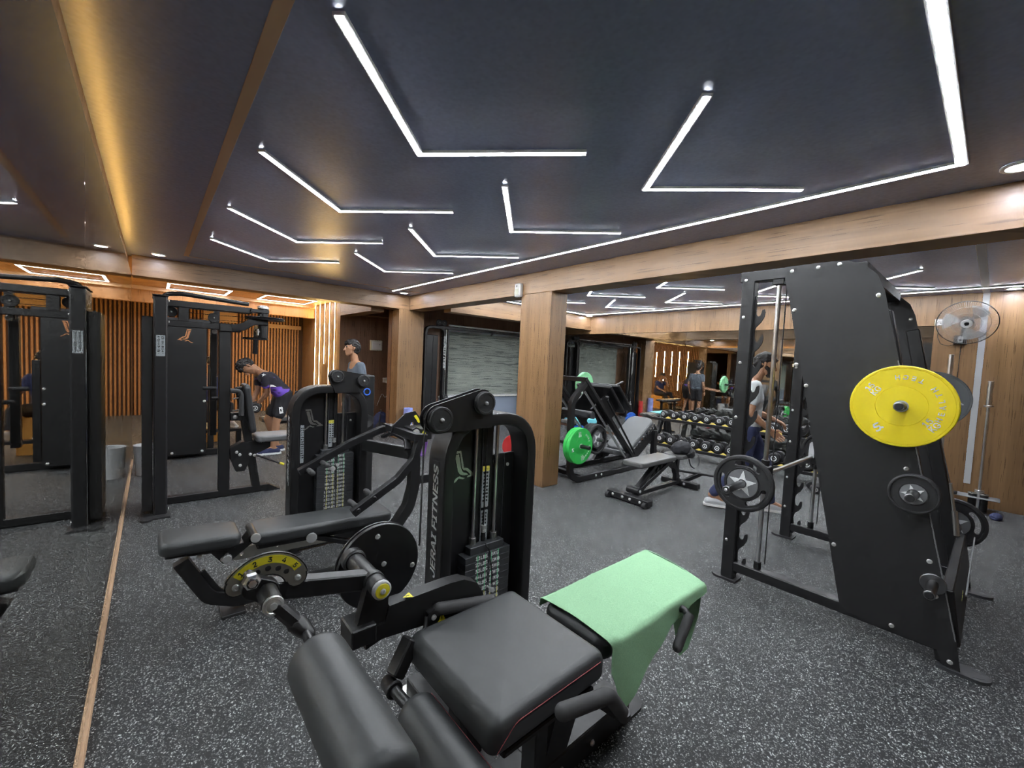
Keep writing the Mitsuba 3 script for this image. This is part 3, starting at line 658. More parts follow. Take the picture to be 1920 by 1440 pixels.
# seat and back pads, lying nearly flat
def tilt(mesh, o, ang):
    a = math.radians(ang); return put(mesh, o, (math.cos(a), 0, math.sin(a)), (0, 1, 0), (-math.sin(a), 0, math.cos(a)))
sp = part(MP, 'seat_pad', tilt(pad(.365, .27, .075, R=.05, r=.028), (.205, 2.855, .478), -3.5), 'pad', 40)
bp = part(MP, 'back_pad', tilt(pad(.86, .27, .075, R=.05, r=.028), (.868, 2.855, .432), -2.2), 'pad', 40)
part(sp, 'board', tilt(cbox(.31, .20, .015), (.205, 2.855, .432), -3.5), 'dark', False)
part(bp, 'board', tilt(cbox(.74, .20, .015), (.89, 2.855, .388), -2.2), 'dark', False)
part(MP, 'seat_bracket', ext(Polygon([(.13, .43), (.46, .42), (.47, .45), (.50, .47), (.475, .50), (.44, .47), (.43, .42), (.34, .33), (.305, .325), (.25, .40), (.15, .41)]), .09, (0, 2.84, 0), (1, 0, 0), (0, 0, 1)), 'black', False)
part(MP, 'hinge', cyl((.452, 2.72, .468), (.452, 2.92, .468), .022, 18), 'black')
part(MP, 'hinge_cap', lathe([(0, 0), (.02, 0), (.026, .003), (.026, .010), (0, .01)], (.452, 2.708, .468), (0, 1, 0), 22), 'bolt', 30)
bolts(MP, [(.372, 2.794, .432), (.228, 2.794, .452), (.183, 2.794, .425), (.198, 2.794, .395), (.305, 2.794, .352)], (0, -1, 0), .013, .007)
part(MP, 'adjuster_knob', cat(cyl((.325, 2.80, .375), (.32, 2.76, .37), .010, 12), cyl((.32, 2.76, .37), (.318, 2.74, .368), .024, 20)), 'bolt', 30)
part(MP, 'main_rail', rtube([(0.117, 2.850, 0.372), (0.247, 2.850, 0.129), (0.384, 2.850, 0.069), (1.05, 2.85, .055)], .075, .06, .008, R=.10, up=(0, 1, 0)), 'black', 30)
part(MP, 'rail_plate', rtube([A((0.197, 2.850, 0.279)), A((0.277, 2.850, 0.135)), A((0.387, 2.850, 0.081))], .066, .02, .003, R=.08, up=(0, 1, 0)), 'black_satin', 30)
part(MP, 'foot', bx(.30, .42, 2.78, 2.92, 0, .02, .004), 'rubber')
part(MP, 'angle_plate', ext(Polygon([(.36, .30), (.41, .355), (.55, .36), (.80, .35), (.95, .30), (.93, .265), (.66, .275), (.38, .285)]).difference(Point(.41, .318).buffer(.012)).difference(Point(.60, .318).buffer(.010)).difference(Point(.85, .312).buffer(.010)), .012, (0, 2.90, 0), (1, 0, 0), (0, 0, 1)), 'brushed', False, label='grey metal angle plate with holes')
part(MP, 'back_brace', bar((.74, 2.80, .385), (1.10, 2.80, .24), .03, .045, .004, up=(0, 1, 0)), 'black', False)
part(MP, 'brace_cap', lathe([(0, 0), (.024, 0), (.031, .003), (.031, .012), (0, .012)], (.752, 2.70, .398), (0, 1, 0), 22), 'bolt', 30)
part(MP, 'brace_axle', cyl((.752, 2.712, .398), (.752, 2.95, .398), .013, 14), 'black')
part(MP, 'pad_beam', bar((.48, 2.855, .372), (1.16, 2.855, .345), .06, .045, .004), 'black', False)
bolts(MP, [(.98, 2.794, .375), (1.14, 2.794, .352)], (0, -1, 0), .012, .006)
# the upright that carries the press arms
part(MP, 'upright', rtube([(1.535, 2.90, .90), (1.538, 2.90, .56), (1.50, 2.90, .40), (1.30, 2.90, .14), (1.10, 2.90, .06)], .08, .075, .008, R=.16, up=(0, 1, 0)), 'black', 30)
part(MP, 'link_beam', bar((1.34, 3.42, .80), (1.53, 2.93, .80), .05, .09, .004), 'black', False)
part(MP, 'side_beam', bar((1.55, 2.90, .60), (1.98, 2.90, .60), .06, .07, .004), 'black', False)
NA = [(0.969, 2.620, 0.538), (1.269, 2.620, 0.710), (1.388, 2.620, 0.833), (1.424, 2.620, 0.965)]
FA = [(0.776, 3.120, 0.710), (1.116, 3.120, 0.881), (1.349, 3.120, 0.969), (1.392, 3.100, 0.981)]
k = part(MP, 'press_arm', rtube(NA, .05, .055, .006, R=.10, up=(0, 1, 0)), 'black_satin', 30)
bolts(k, [A((0.997, 2.595, 0.557)), A((1.100, 2.595, 0.618))], (0, -1, 0), .015, .009, m='black_satin', name='grip_bolt')
for p in ((668, 950), (698, 929)):
    q = A(dict(zip(((668, 950), (698, 929)), ((0.992, 2.620, 0.575), (1.096, 2.620, 0.630))))[p]); part(k, 'grip', [cyl(q, q+A((0, .115, 0)), .0185, 16, .006), sph(q+A((0, .113, 0)), .0175, 2)], 'grip', 40)
k = part(MP, 'press_arm', rtube(FA, .05, .055, .006, R=.10, up=(0, 1, 0)), 'black_satin', 30)
for q in (A((0.831, 3.120, 0.725)), A((0.919, 3.120, 0.768))):
    part(k, 'grip', [cyl(q, q-A((0, .125, 0)), .0185, 16, .006), sph(q-A((0, .123, 0)), .0175, 2)], 'grip', 40)
part(k, 'weight_peg_cap', cyl(A((0.966, 3.000, 0.738))+A((0, .02, 0)), (0.966, 3.000, 0.738), .016, 16), 'bolt')
part(MP, 'cross_plate', ext(Polygon([(-.27, -.055), (.28, -.055), (.28, .045), (-.27, .045)]).difference(Polygon([(-.20, -.06), (-.15, -.01), (.15, -.01), (.2, -.06)])), .05, (1.425, 2.87, .985), (0, 1, 0), (-1, 0, .12)), 'black_satin', False)
part(MP, 'cross_gusset', rtube([(1.36, 2.66, .90), (1.39, 2.74, .955), (1.39, 3.0, .965), (1.36, 3.08, .92)], .02, .045, .004, R=.06, up=(1, 0, 0)), 'black_satin', 30)
AQ = A((1.50, 2.93, 1.0))
part(MP, 'pivot_shaft', cyl((1.474, 2.980, 0.981), (1.492, 2.780, 0.979), .032, 18), 'black')
qd = Polygon([(-.17, -.05), (-.15, .03), (-.05, .12), (.03, .135), (.10, .05), (.06, .0), (.0, -.03)]).difference(Polygon([(-.02, .0), (.0, .045), (.02, .05), (.03, .02)]))
k = part(MP, 'angle_quadrant', ext(qd, .012, A((1.526, 2.950, 0.995)), (1, 0, 0), (0, 0, 1)), 'black_satin', False)
part(k, 'scale_strip', ext(Polygon([(.02, .095), (.04, .105), (.085, .045), (.06, .04)]), .002, A((1.526, 2.950, 0.995))+A((0, -.008, 0)), (1, 0, 0), (0, 0, 1)), 'yellow', False)
part(MP, 'pivot_plate', ext(Polygon([(-.08, -.06), (-.03, .03), (0, .045), (.05, .02), (.07, -.05)]), .012, A((1.482, 2.780, 0.988)), (1, 0, 0), (0, 0, 1)), 'black_satin', False)
part(MP, 'pivot_cap', lathe([(0, 0), (.020, 0), (.027, .003), (.027, .010), (0, .01)], A((1.479, 2.765, 0.991)), (0, 1, 0), 22), 'bolt', 30)
warn(MP, A((1.537, 2.760, 0.995)), (1, 0, 0), (0, 0, 1), .035)
part(MP, 'pivot_block', bx(1.46, 1.62, 2.78, 2.98, .93, 1.02, .006), 'black', False)
k = solo('exercise_band', tube([(1.585, 2.86, .99), (1.60, 2.83, .90), (1.59, 2.85, .79), (1.575, 2.87, .80), (1.57, 2.88, .92)], .012, 10, R=.05), 'violet', 'purple exercise band hanging from the press machine pivot', 'exercise band')

# ---------------------------------------------------------------- the pec fly machine at the left
PF = thing('pec_fly_machine', 'tall black pec fly machine standing beside the mirror wall', 'exercise machine')
part(PF, 'main_post', bx(.006, .104, 4.85, 5.30, .0, 1.985, .012), 'black_satin', False)
part(PF, 'stack_shroud', bx(-.072, .004, 4.90, 5.34, .05, 1.80, .004), 'black', False)
part(PF, 'post_cap', bx(.0, .11, 4.845, 5.305, 1.985, 1.995, .003), 'black', False)
part(PF, 'foot', ext(sbox(-.07, -.06, .125, .10).union(Point(-.04, -.06).buffer(.04)), .018, (0, 4.83, .009), (1, 0, 0), (0, 1, 0)), 'rubber', 30)
label_sheet(PF, (.056, 4.8495, 1.545), (1, 0, 0), (0, 0, 1), .062, .185, None, rows=13, seed=8)
bolts(PF, [(.112, 4.95, 1.955), (.112, 4.95, 1.765), (.112, 4.95, .035)], (1, 0, 0), .012)
part(PF, 'base_beam', bx(.10, .99, 5.17, 5.24, .005, .075, .005), 'black', False)
part(PF, 'base_foot', [ext(Polygon([(.94, -.05), (1.0, -.05), (1.09, -.035), (1.09, .035), (1.0, .05), (.94, .05)]), .012, (0, 5.205, .006), (1, 0, 0), (0, 1, 0)), hull(np.vstack([bx(.97, .975, 5.16, 5.25, .01, .075, 0).vertices, bx(1.06, 1.07, 5.17, 5.24, .01, .014, 0).vertices]))], 'black', False)
part(PF, 'mid_post', bx(.515, .615, 5.17, 5.24, .04, 1.80, .005), 'black', False)
part(PF, 'mid_post', bx(.47, .53, 5.50, 5.58, .6, 1.78, .005), 'black', False)
part(PF, 'top_beam', bx(.10, .80, 5.17, 5.24, 1.925, 1.985, .005), 'black', False)
part(PF, 'top_beam', bx(.10, .64, 5.17, 5.24, 1.735, 1.795, .005), 'black', False)
part(PF, 'top_beam', bx(.10, .84, 5.60, 5.67, 1.95, 2.0, .005), 'black', False)
part(PF, 'top_strut', bx(.19, .27, 5.18, 5.23, 1.79, 1.93, .003), 'black', False)
part(PF, 'top_strut', bx(.50, .55, 5.50, 5.56, 1.78, 1.97, .003), 'black', False)
part(PF, 'roof_tube', tube([(.06, 5.45, 1.97), (.10, 5.42, 2.06), (.22, 5.40, 2.075), (.80, 5.40, 2.04)], .022, 14, R=.08), 'black')
part(PF, 'post_bracket', bx(.515, .70, 5.15, 5.26, 1.72, 1.80, .006), 'black', False)
for c in ((.478, 5.3, 1.855), (.14, 5.3, 1.88)): pulley(PF, (c[0], c[1], c[2]), .05)
part(PF, 'pulley_fork', bx(.455, .50, 5.29, 5.34, 1.70, 1.82, .004), 'black', False)
for z in (1.84, 1.89, 1.93): part(PF, 'cable', tube([(.20, 5.33, z), (.50, 5.33, z-.004), (.80, 5.28, z)], .003, 6), 'dark')
AX = A((.905, 5.2, 0))
part(PF, 'arm_axle', cyl((AX[0], 5.2, 1.66), (AX[0], 5.2, 2.0), .05, 22), 'black_satin')
part(PF, 'axle_cap', lathe([(.055, 0), (.055, .02), (.03, .035), (0, .035)], (AX[0], 5.2, 1.99), (0, 0, 1), 22), 'bolt', 30)
part(PF, 'cam_wheel', lathe([(0, 0), (.185, 0), (.19, .004), (.175, .014), (.19, .024), (.185, .028), (0, .028)], (AX[0]+.02, 5.2, 1.868), (0, 0, 1), 44), 'black', 25)
part(PF, 'lower_wheel', lathe([(0, 0), (.115, 0), (.12, .004), (.11, .012), (.12, .02), (0, .024)], (AX[0]-.07, 5.2, 1.655), (0, 0, 1), 36), 'black', 25)
part(PF, 'swing_arm', rtube([(.63, 5.17, 1.755), (.72, 5.15, 1.78), (.80, 5.14, 1.845), (.93, 5.16, 1.85)], .07, .075, .008, R=.10), 'black_satin', 30)
part(PF, 'swing_arm', rtube([(.93, 5.24, 1.80), (.92, 5.7, 1.80), (.92, 5.74, 1.50)], .05, .05, .008, R=.10, up=(1, 0, 0)), 'black_satin', 30)
part(PF, 'axle_bracket', bx(.78, .95, 5.13, 5.27, 1.94, 1.975, .004), 'black', False)
bolts(PF, [(.65, 5.148, 1.765), (.486, 5.288, 1.715), (.81, 5.168, 1.955)], (0, -1, 0), .024, .012)
part(PF, 'stop_bolt', cat(cyl((.845, 5.13, 1.70), (.845, 5.13, 1.77), .012, 12), cyl((.845, 5.13, 1.73), (.845, 5.13, 1.75), .02, 12)), 'steel')
# seat support
part(PF, 'inclined_post', bar((.695, 5.205, 1.15), (.862, 5.205, .05), .075, .07, .005, up=(0, 1, 0)), 'black', False)
part(PF, 'rack_teeth', [bar((.828+.012*i*.16-.0, 5.16, .40-.028*i+.0), (.842+.012*i*.16, 5.16, .40-.028*i), .012, .014, .002) for i in range(8)], 'black', False)
part(PF, 'back_pad', put(pad(.30, .52, .06, R=.05, r=.02), (.778, 5.205, .925), (0, 1, 0), (-.135, 0, .99), (-.99, 0, -.135)), 'vinyl', 40)
part(PF, 'seat_pad', mv(pad(.46, .32, .07, R=.06, r=.025), (1.065, 5.205, .60)), 'grey_top', 40)
part(PF, 'seat_plate', ext(unary_union([Polygon([(.63, .50), (.72, .55), (.97, .56), (.97, .50), (.80, .42), (.74, .27), (.68, .27), (.64, .38)])]).buffer(.02).buffer(-.005), .10, (0, 5.205, 0), (1, 0, 0), (0, 0, 1)), 'black', False)
bolts(PF, [(.672, 5.15, .465), (.70, 5.15, .435), (.795, 5.15, .43), (.835, 5.15, .415), (.705, 5.15, .32)], (0, -1, 0), .016, .008)
part(PF, 'adjust_lever', cyl((.845, 5.13, .42), (1.06, 5.0, .33), .010, 12), 'black')
part(PF, 'lever_tip', cyl((1.05, 5.005, .334), (1.085, 4.985, .32), .013, 12), 'yellow')
part(PF, 'bent_handle', tube([(.60, 5.08, 1.12), (.68, 5.08, 1.115), (.70, 5.08, 1.07), (.70, 5.08, .86)], .024, 14, R=.07), 'grip', 50)
for a in ((.40, 5.42, 1.12), (.465, 5.30, 1.02)): part(PF, 'hand_grip', [cyl(a, A(a)+A((.12, 0, 0)), .018, 14, .005)], 'grip')
part(PF, 'start_bracket', bx(.615, .72, 5.15, 5.26, .80, .88, .006), 'black', False)
bolts(PF, [(.655, 5.148, .838)], (0, -1, 0), .022, .012)
for z in (.905, 1.03, 1.09): part(PF, 'steel_fitting', bar((.63, 5.14, z), (.70, 5.14, z+.01), .016, .014, .003), 'steel', False)
part(PF, 'cable', tube([(.735, 5.15, .80), (.742, 5.16, .60), (.755, 5.16, .50)], .004, 6), 'dark')

# ---------------------------------------------------------------- the machine behind it
RM = thing('row_machine', 'black weight machine with emblem panel, behind the pec fly machine', 'exercise machine')
part(RM, 'shroud_panel', bx(.150, .575, 7.18, 7.22, .06, 1.86, .006), 'black', False)
part(RM, 'shroud_side', bx(.150, .575, 7.22, 7.62, .06, 1.84, .006), 'dark', False)
part(RM, 'base_beam', bx(.02, 1.25, 7.34, 7.42, .005, .085, .005), 'black', False)
part(RM, 'top_beam', bx(.12, .66, 7.28, 7.36, 1.86, 1.93, .005), 'black', False)
part(RM, 'emblem', emblem((.335, 7.178, 1.70), (-1, 0, 0), (0, 0, 1), .17), 'copper', False)
bolts(RM, [(.20, 7.178, .10), (.53, 7.178, .10), (.55, 7.178, .98), (.55, 7.178, .80)], (0, -1, 0), .018, .01)
part(RM, 'foot_platform', bx(.60, 1.20, 7.86, 7.98, .235, .275, .005), 'black', False)
part(RM, 'platform_leg', bx(1.02, 1.09, 7.88, 7.96, .0, .235, .004), 'black', False)
part(RM, 'platform_leg', bx(.55, .62, 7.40, 7.98, .005, .07, .004), 'black', False)
part(RM, 'side_post', bx(.62, .69, 7.50, 7.58, 0, 1.3, .004), 'black', False)

# ---------------------------------------------------------------- the smith machine
SM = thing('smith_machine', 'tall black smith machine with solid slanted side panels at the right', 'exercise machine')
def yz(pts): return Polygon(pts)
PANEL = yz([(.985, 2.275), (.985, 2.19), (.942, 2.01), (.909, 1.845), (.844, 1.573), (.775, 1.228), (.717, .948), (.659, .685), (.546, .145), (.501, .105), (.112, .09), (.091, .024), (.020, .018), (.043, .169), (.085, .318), (.134, .547), (.183, .752), (.239, 1.021), (.278, 1.176), (.371, 1.636), (.468, 2.07), (.505, 2.165), (.574, 2.236), (.65, 2.268), (.736, 2.275)])
def hooks2():
    p = [(1.19, 2.10), (1.172, 2.10)]
    for i in range(11):
        z = 1.995 - .1815*i
        p += [(1.170, z+.03), (1.163, z-.025), (1.150, z-.042), (1.136, z-.034), (1.126, z+.002), (1.112, z+.010), (1.106, z-.010), (1.110, z-.045), (1.130, z-.085), (1.158, z-.115)]
    return Polygon(p + [(1.165, .05), (1.19, .05)])
for side, x0 in (('near', 3.255), ('far', 4.565)):
    xm = x0 + .04; out = -1 if side == 'near' else 1
    xp = x0 - .004 if side == 'near' else x0 + .084
    part(SM, 'upright', bx(x0, x0+.08, 1.175, 1.262, .012, 2.275, .006), 'black_satin', False)
    part(SM, 'hook_plate', ext(hooks2(), .010, (xm, 0, 0), (0, 1, 0), (0, 0, 1)), 'black_satin', False)
    part(SM, 'top_beam', bx(x0, x0+.08, .74, 1.275, 2.20, 2.275, .006), 'black_satin', False)
    part(SM, 'base_beam', bx(x0, x0+.08, .06, 1.18, .08, .150, .006), 'black_satin', False)
    part(SM, 'side_panel', ext(PANEL, .008, (xp, 0, 0), (0, 1, 0), (0, 0, 1)), 'panel', False, label='big flat black side panel')
    pc = np.array(PANEL.exterior.coords)
    # the slanted rear post, with its bare steel-grey front edge
    part(SM, 'rear_post', bar((xm, .075, .03), (xm, .470, 1.95), .07, .08, .006, up=(0, 1, .0)), 'black', False)
    part(SM, 'panel_edge', bar((xp, .0475, .17), (xp, .380, 1.66), .012, .006, .001, up=(0, 1, 0)), 'grey', False)
    part(SM, 'guide_rod', cyl((xm, 1.030, .15), (xm, 1.030, 2.20), .015, 20), 'chrome', 40)
    part(SM, 'rod_sleeve', cyl((xm, 1.030, .15), (xm, 1.030, .205), .024, 18), 'black', 35)
    part(SM, 'rod_clamp', bx(x0+.005, x0+.075, .995, 1.065, 2.165, 2.205, .004), 'black', False)
    part(SM, 'cable', cyl((xm, .985, .20), (xm, .985, 2.20), .004, 8), 'dark')
    part(SM, 'carriage', [bx(x0+.01, x0+.07, .985, 1.075, .74, .90, .008), cyl((xm, 1.03, .70), (xm, 1.03, .94), .026, 18), hull([(x0+.02, 1.06, .76), (x0+.05, 1.06, .76), (x0+.02, 1.15, .70), (x0+.05, 1.15, .70), (x0+.02, 1.15, .74), (x0+.05, 1.15, .74), (x0+.02, 1.06, .88), (x0+.05, 1.06, .88)])], 'black', 30)
    ft = unary_union([sbox(-.06, -.075, .06, .065), Point(0, .05).buffer(.06)])
    part(SM, 'foot', [ext(ft, .016, (xm, 1.225, .008), (1, 0, 0), (0, 1, 0)), bx(xm-.028, xm+.028, 1.292, 1.300, .0155, .0175, 0)], 'rubber', 30)
    ft2 = unary_union([sbox(-.062, -.05, .062, .08), Point(0, -.06).buffer(.062)])
    part(SM, 'foot', [ext(ft2, .016, (xm, .03, .008), (1, 0, 0), (0, 1, 0)), ext(Point(0, -.055).buffer(.043).difference(Point(0, -.055).buffer(.037)).intersection(sbox(-.1, -.2, .1, -.055)), .002, (xm, .03, .0165), (1, 0, 0), (0, 1, 0))], 'graphite', 30)
    bl = [(.948, 2.241), (.803, 2.246), (.693, 2.251), (.917, 1.98), (.880, 1.62), (.815, 1.483), (.597, .499), (.300, .127), (.174, .559), (.138, .378), (.493, 2.042), (.302, 1.047), (.060, .05)]
    bxp = xp - .004 if side == 'near' else xp - .0045
    for b in bl: part(SM, 'bolt', bolt_mesh((bxp, b[0], b[1]), (-1, 0, 0), .0125, .006), 'bolt', 40)
    for z in (2.215, 1.95, 1.62, 1.22, .92, .58, .30): part(SM, 'bolt', bolt_mesh((x0, 1.235, z), (-1, 0, 0), .011, .006), 'bolt', 40)
part(SM, 'rear_beam', bar((3.29, .075, .27), (4.60, .075, .27), .05, .30, .006, up=(0, .15, 1)), 'black', False)
part(SM, 'rear_lip', bar((3.30, .028, .415), (4.60, .028, .415), .008, .012, .002), 'grey', False)
part(SM, 'top_cross_beam', bar((3.29, .60, 2.22), (4.60, .60, 2.22), .08, .08, .006), 'black', False)
warn(SM, (3.62, .045, .30), (1, 0, 0), (0, 0, 1), .06)
part(SM, 'gas_strut', [cyl((4.50, .115, .42), (4.51, .175, .80), .010, 12), cyl((4.50, .115, .42), (4.505, .14, .60), .017, 12)], 'steel', 40)
# the storage pegs on the panels
PEGS = [('near', .337, 1.405), ('near', .2585, .924), ('near', .152, .442), ('far', .152, .442), ('far', .337, 1.405)]
for side, y, z in PEGS:
    d = -1 if side == 'near' else 1; xb = 3.25 if side == 'near' else 4.655
    k = part(SM, 'storage_peg', [cyl((xb, y, z), (xb+d*.20, y, z), .0245, 22, .003), cyl((xb, y, z), (xb+d*.012, y, z), .055, 26, .003)], 'steel_dark', 35)
    part(k, 'end_cap', cyl((xb+d*.185, y, z), (xb+d*.2015, y, z), .019, 18, .002), 'dark')
# the bar
BY, BZ = 1.05, .818
SB = thing('barbell', 'chrome bar carried by the smith machine guide rods', 'barbell')
part(SB, 'shaft', cyl((2.95, BY, BZ), (4.92, BY, BZ), .0155, 22), 'chrome', 40)
for a, b in ((2.70, 2.99), (4.88, 5.17)):
    k = part(SB, 'sleeve', cyl((a, BY, BZ), (b, BY, BZ), .0245, 24, .003), 'steel_dark', 35)
    e = a if a < 3 else b; d = -1 if a < 3 else 1
    part(k, 'end_bolt', cyl((e-d*.002, BY, BZ), (e+d*.006, BY, BZ), .010, 12, .003), 'bolt')
part(SB, 'collar', cyl((2.985, BY, BZ), (3.01, BY, BZ), .036, 22), 'steel_dark')
part(SB, 'collar', cyl((4.86, BY, BZ), (4.885, BY, BZ), .036, 22), 'steel_dark')
part(SB, 'bar_hook', ext(Polygon([(-.022, -.03), (.022, -.03), (.018, .10), (.0, .115), (-.02, .10)]), .012, (4.52, BY, BZ+.02), (0, 1, 0), (0, 0, 1)), 'light_grey', False)
part(SB, 'bar_hook', ext(Polygon([(-.022, -.03), (.022, -.03), (.018, .10), (.0, .115), (-.02, .10)]), .012, (3.36, BY, BZ+.02), (0, 1, 0), (0, 0, 1)), 'light_grey', False)

# ---------------------------------------------------------------- weight plates
def frame_of(n, spin=0.):
    """X, Y in the plate's face for a viewer the normal n points at"""
    n = nrm(n); up = A((0, 0, 1)); X = nrm(np.cross(up, n)); Y = np.cross(n, X); a = math.radians(spin)
    return X*math.cos(a)+Y*math.sin(a), -X*math.sin(a)+Y*math.cos(a), n
def arc_text(s, R, a0, step, h, c, X, Y, n, inward=True):
    """letters along a circle, counter-clockwise from a0 degrees with their tops towards the centre (or clockwise, tops outwards)"""
    ms = []
    for i, ch in enumerate(s):
        if ch == ' ': continue
        a = math.radians(a0 + (step if inward else -step)*i); rad = X*math.cos(a)+Y*math.sin(a); tan = -X*math.sin(a)+Y*math.cos(a)
        u, v = (tan, -rad) if inward else (-tan, rad)
        ms.append(text(ch, h, c + rad*R, u, v, .001, True))
    return cat(*ms)
def bumper(name, label, c, n, R, th, m, kg, spin=0., group=None, m_text='print_white', words=True):
    c = A(c); X, Y, n = frame_of(n, spin); k = thing(name, label, 'weight plate', group)
    hr = .0265
    part(k, 'disc', lathe([(hr, 0), (R*.48, 0), (R*.485, -.002), (R*.49, 0), (R*.93, 0), (R*.935, -.002), (R*.94, 0), (R-.004, 0), (R, -.004), (R, -th+.004), (R-.004, -th), (hr, -th), (hr, 0)], c, n, 64), m, 25)
    part(k, 'centre_ring', lathe([(hr-.002, -.006), (hr-.002, .0015), (hr+.006, .0015), (hr+.006, -.006)], c, n, 32), 'bolt', 30, label='steel ring around the hole')
    if words:
        f = c + n*.0003
        part(k, 'lettering', arc_text('HEALTH TECH', R*.715, -28, 12.0, R*.105, f, X, Y, n), m_text, False)
        for a in (138, -42):
            r_ = math.radians(a); rad = X*math.cos(r_)+Y*math.sin(r_); tan = -X*math.sin(r_)+Y*math.cos(r_); u, v = (-tan, rad) if a > 0 else (tan, -rad)
            u, v = (u, v) if a > 0 else (tan, -rad)
            part(k, 'weight_mark', cat(text(kg, R*.125, f+rad*R*.755, u, v, .001, True), text('KG', R*.125, f+rad*R*.60, u, v, .001, True)) if a > 0 else cat(text(kg, R*.125, f+rad*R*.60, u, v, .001, True), text('KG', R*.125, f+rad*R*.755, u, v, .001, True)), m_text, False)
        a = math.radians(228); o = f + (X*math.cos(a)+Y*math.sin(a))*R*.70
        lg = unary_union([LineString([(.10, .085), (-.02, .095), (-.055, .03), (.045, .0), (.055, -.05), (-.02, -.095), (-.10, -.07)]).buffer(.022, cap_style=2), Point(.085, -.075).buffer(.028)])
        lg = Polygon(lg.geoms[0].exterior if hasattr(lg, 'geoms') else lg.exterior)
        from shapely import affinity
        b = math.radians(40); u, v = X*math.cos(b)+Y*math.sin(b), -X*math.sin(b)+Y*math.cos(b)
        part(k, 'maker_mark', ext(affinity.scale(lg, R*.9, R*.9, origin=(0, 0)), .001, o, u, v), m_text, False)
    return k
def star_plate(name, label, c, n, R, th=.045, slots=True, spin=0., group=None):
    c = A(c); X, Y, n = frame_of(n, spin); k = thing(name, label, 'weight plate', group); hr = .027; f = R/.2
    rim = lathe([(R*.86, -th*.2), (R*.88, -th*.02), (R*.93, 0), (R*.985, -th*.08), (R, -th*.25), (R, -th*.75), (R*.985, -th*.92), (R*.93, -th), (R*.88, -th*.98), (R*.86, -th*.8), (R*.86, -th*.2)], c, n, 56)
    part(k, 'rim', rim, 'rubber', 40)
    web = Point(0, 0).buffer(R*.875, 24).difference(Point(0, 0).buffer(hr, 12))
    if slots:
        for a in (0, 120, 240):
            t = [math.radians(a+90+d) for d in np.linspace(-30, 30, 9)]
            web = web.difference(LineString([(R*.71*math.cos(q), R*.71*math.sin(q)) for q in t]).buffer(R*.085, 6))
    part(k, 'web', ext(web, th*.62, c-n*th*.5, X, Y), 'rubber', 20)
    part(k, 'hub', lathe([(R*.52, -th*.19), (R*.53, -th*.10), (R*.56, -th*.10), (R*.58, -th*.22)], c, n, 48), 'rubber', 30)
    d = part(k, 'centre_disc', ext(Point(0, 0).buffer(R*.51, 20).difference(Point(0, 0).buffer(hr, 12)), .004, c-n*th*.16, X, Y), 'disc_grey', 20, label='grey centre disc')
    st = star2(R*.47, R*.19, rot=100).difference(Point(0, 0).buffer(hr+.001, 12))
    part(d, 'star', ext(st, .003, c-n*(th*.16-.003), X, Y), 'print_white', False, label='pale five-pointed star')
    return k
NX = (-1, 0, 0); PX = (1, 0, 0)
bumper('weight_plate', 'yellow 15 kg bumper plate on the smith machine side peg', (3.135, .338, 1.4045), NX, .225, .06, 'yellow_plate', '15', spin=7, group='plates on the smith machine')
bumper('weight_plate', 'grey bumper plate on the far side of the smith machine', (4.74, .337, 1.405), NX, .225, .05, 'grey_plate', '5', spin=120, group='plates on the smith machine')
star_plate('weight_plate', 'small solid black star plate on the lower peg of smith side panel', (3.175, .2585, .924), NX, .110, .045, False, spin=8, group='plates on the smith machine')
star_plate('weight_plate', 'black star plate with slots on the near end of smith machine bar', (2.945, BY, BZ), NX, .186, .045, True, spin=-12, group='plates on the smith machine')
star_plate('weight_plate', 'black star plate with slots on the far end of smith machine bar', (4.93, BY, BZ), NX, .186, .045, True, spin=20, group='plates on the smith machine')
star_plate('weight_plate', 'large black star plate low on the far rear side of smith machine', (4.80, .152, .442), NX, .19, .045, True, spin=-75, group='plates on the smith machine')

# ---------------------------------------------------------------- leg press
LP = thing('leg_press', 'black sled leg press with grey back pad beside the wooden column', 'exercise machine')
for yy in (3.52, 4.06):
    part(LP, 'curved_upright', rtube([(4.98, yy, .045), (4.22, yy, .045), (4.10, yy, .12), (4.06, yy, .75), (4.06, yy, 1.08), (4.33, yy, 1.34)], .075, .07, .008, R=.16, up=(0, 1, 0)), 'black', 30)
    part(LP, 'guide_beam', bar((4.28, yy, 1.37), (5.47, yy, .22), .05, .09, .006, up=(0, 1, 0)), 'black', False)
    part(LP, 'guide_rod', cyl((4.33, yy+.02, 1.20), (5.40, yy+.02, .155), .016, 16), 'chrome', 40)
    part(LP, 'base_rail', bx(4.9, 6.15, yy-.035, yy+.035, .008, .075, .005), 'black', False)
    part(LP, 'rail_foot', ext(Polygon([(5.25, .07), (5.53, .07), (5.48, .27), (5.40, .27)]), .05, (0, yy, 0), (1, 0, 0), (0, 0, 1)), 'black_satin', False)
    part(LP, 'seat_side', ext(Polygon([(5.43, .10), (5.58, .10), (6.22, .52), (6.16, .62), (5.50, .22)]), .03, (0, yy+(.03 if yy < 3.8 else -.03), 0), (1, 0, 0), (0, 0, 1)), 'black', False)
    part(LP, 'rear_post', bx(6.06, 6.14, yy-.035, yy+.035, .07, .56, .004), 'black', False)
    bolts(LP, [(4.33, yy-.036, 1.31), (4.21, yy-.036, 1.19), (4.86, yy-.036, .80), (4.60, yy-.036, .05), (4.72, yy-.036, .05)], (0, -1, 0), .016, .009)
part(LP, 'cross_beam', bar((4.06, 3.52, .93), (4.06, 4.06, .93), .06, .07, .004), 'black', False)
part(LP, 'cross_beam', bar((4.3, 3.5, 1.36), (4.3, 4.08, 1.36), .07, .06, .004), 'black', False)
part(LP, 'base_cross', bar((4.35, 3.52, .06), (4.35, 4.06, .06), .08, .06, .004), 'black', False)
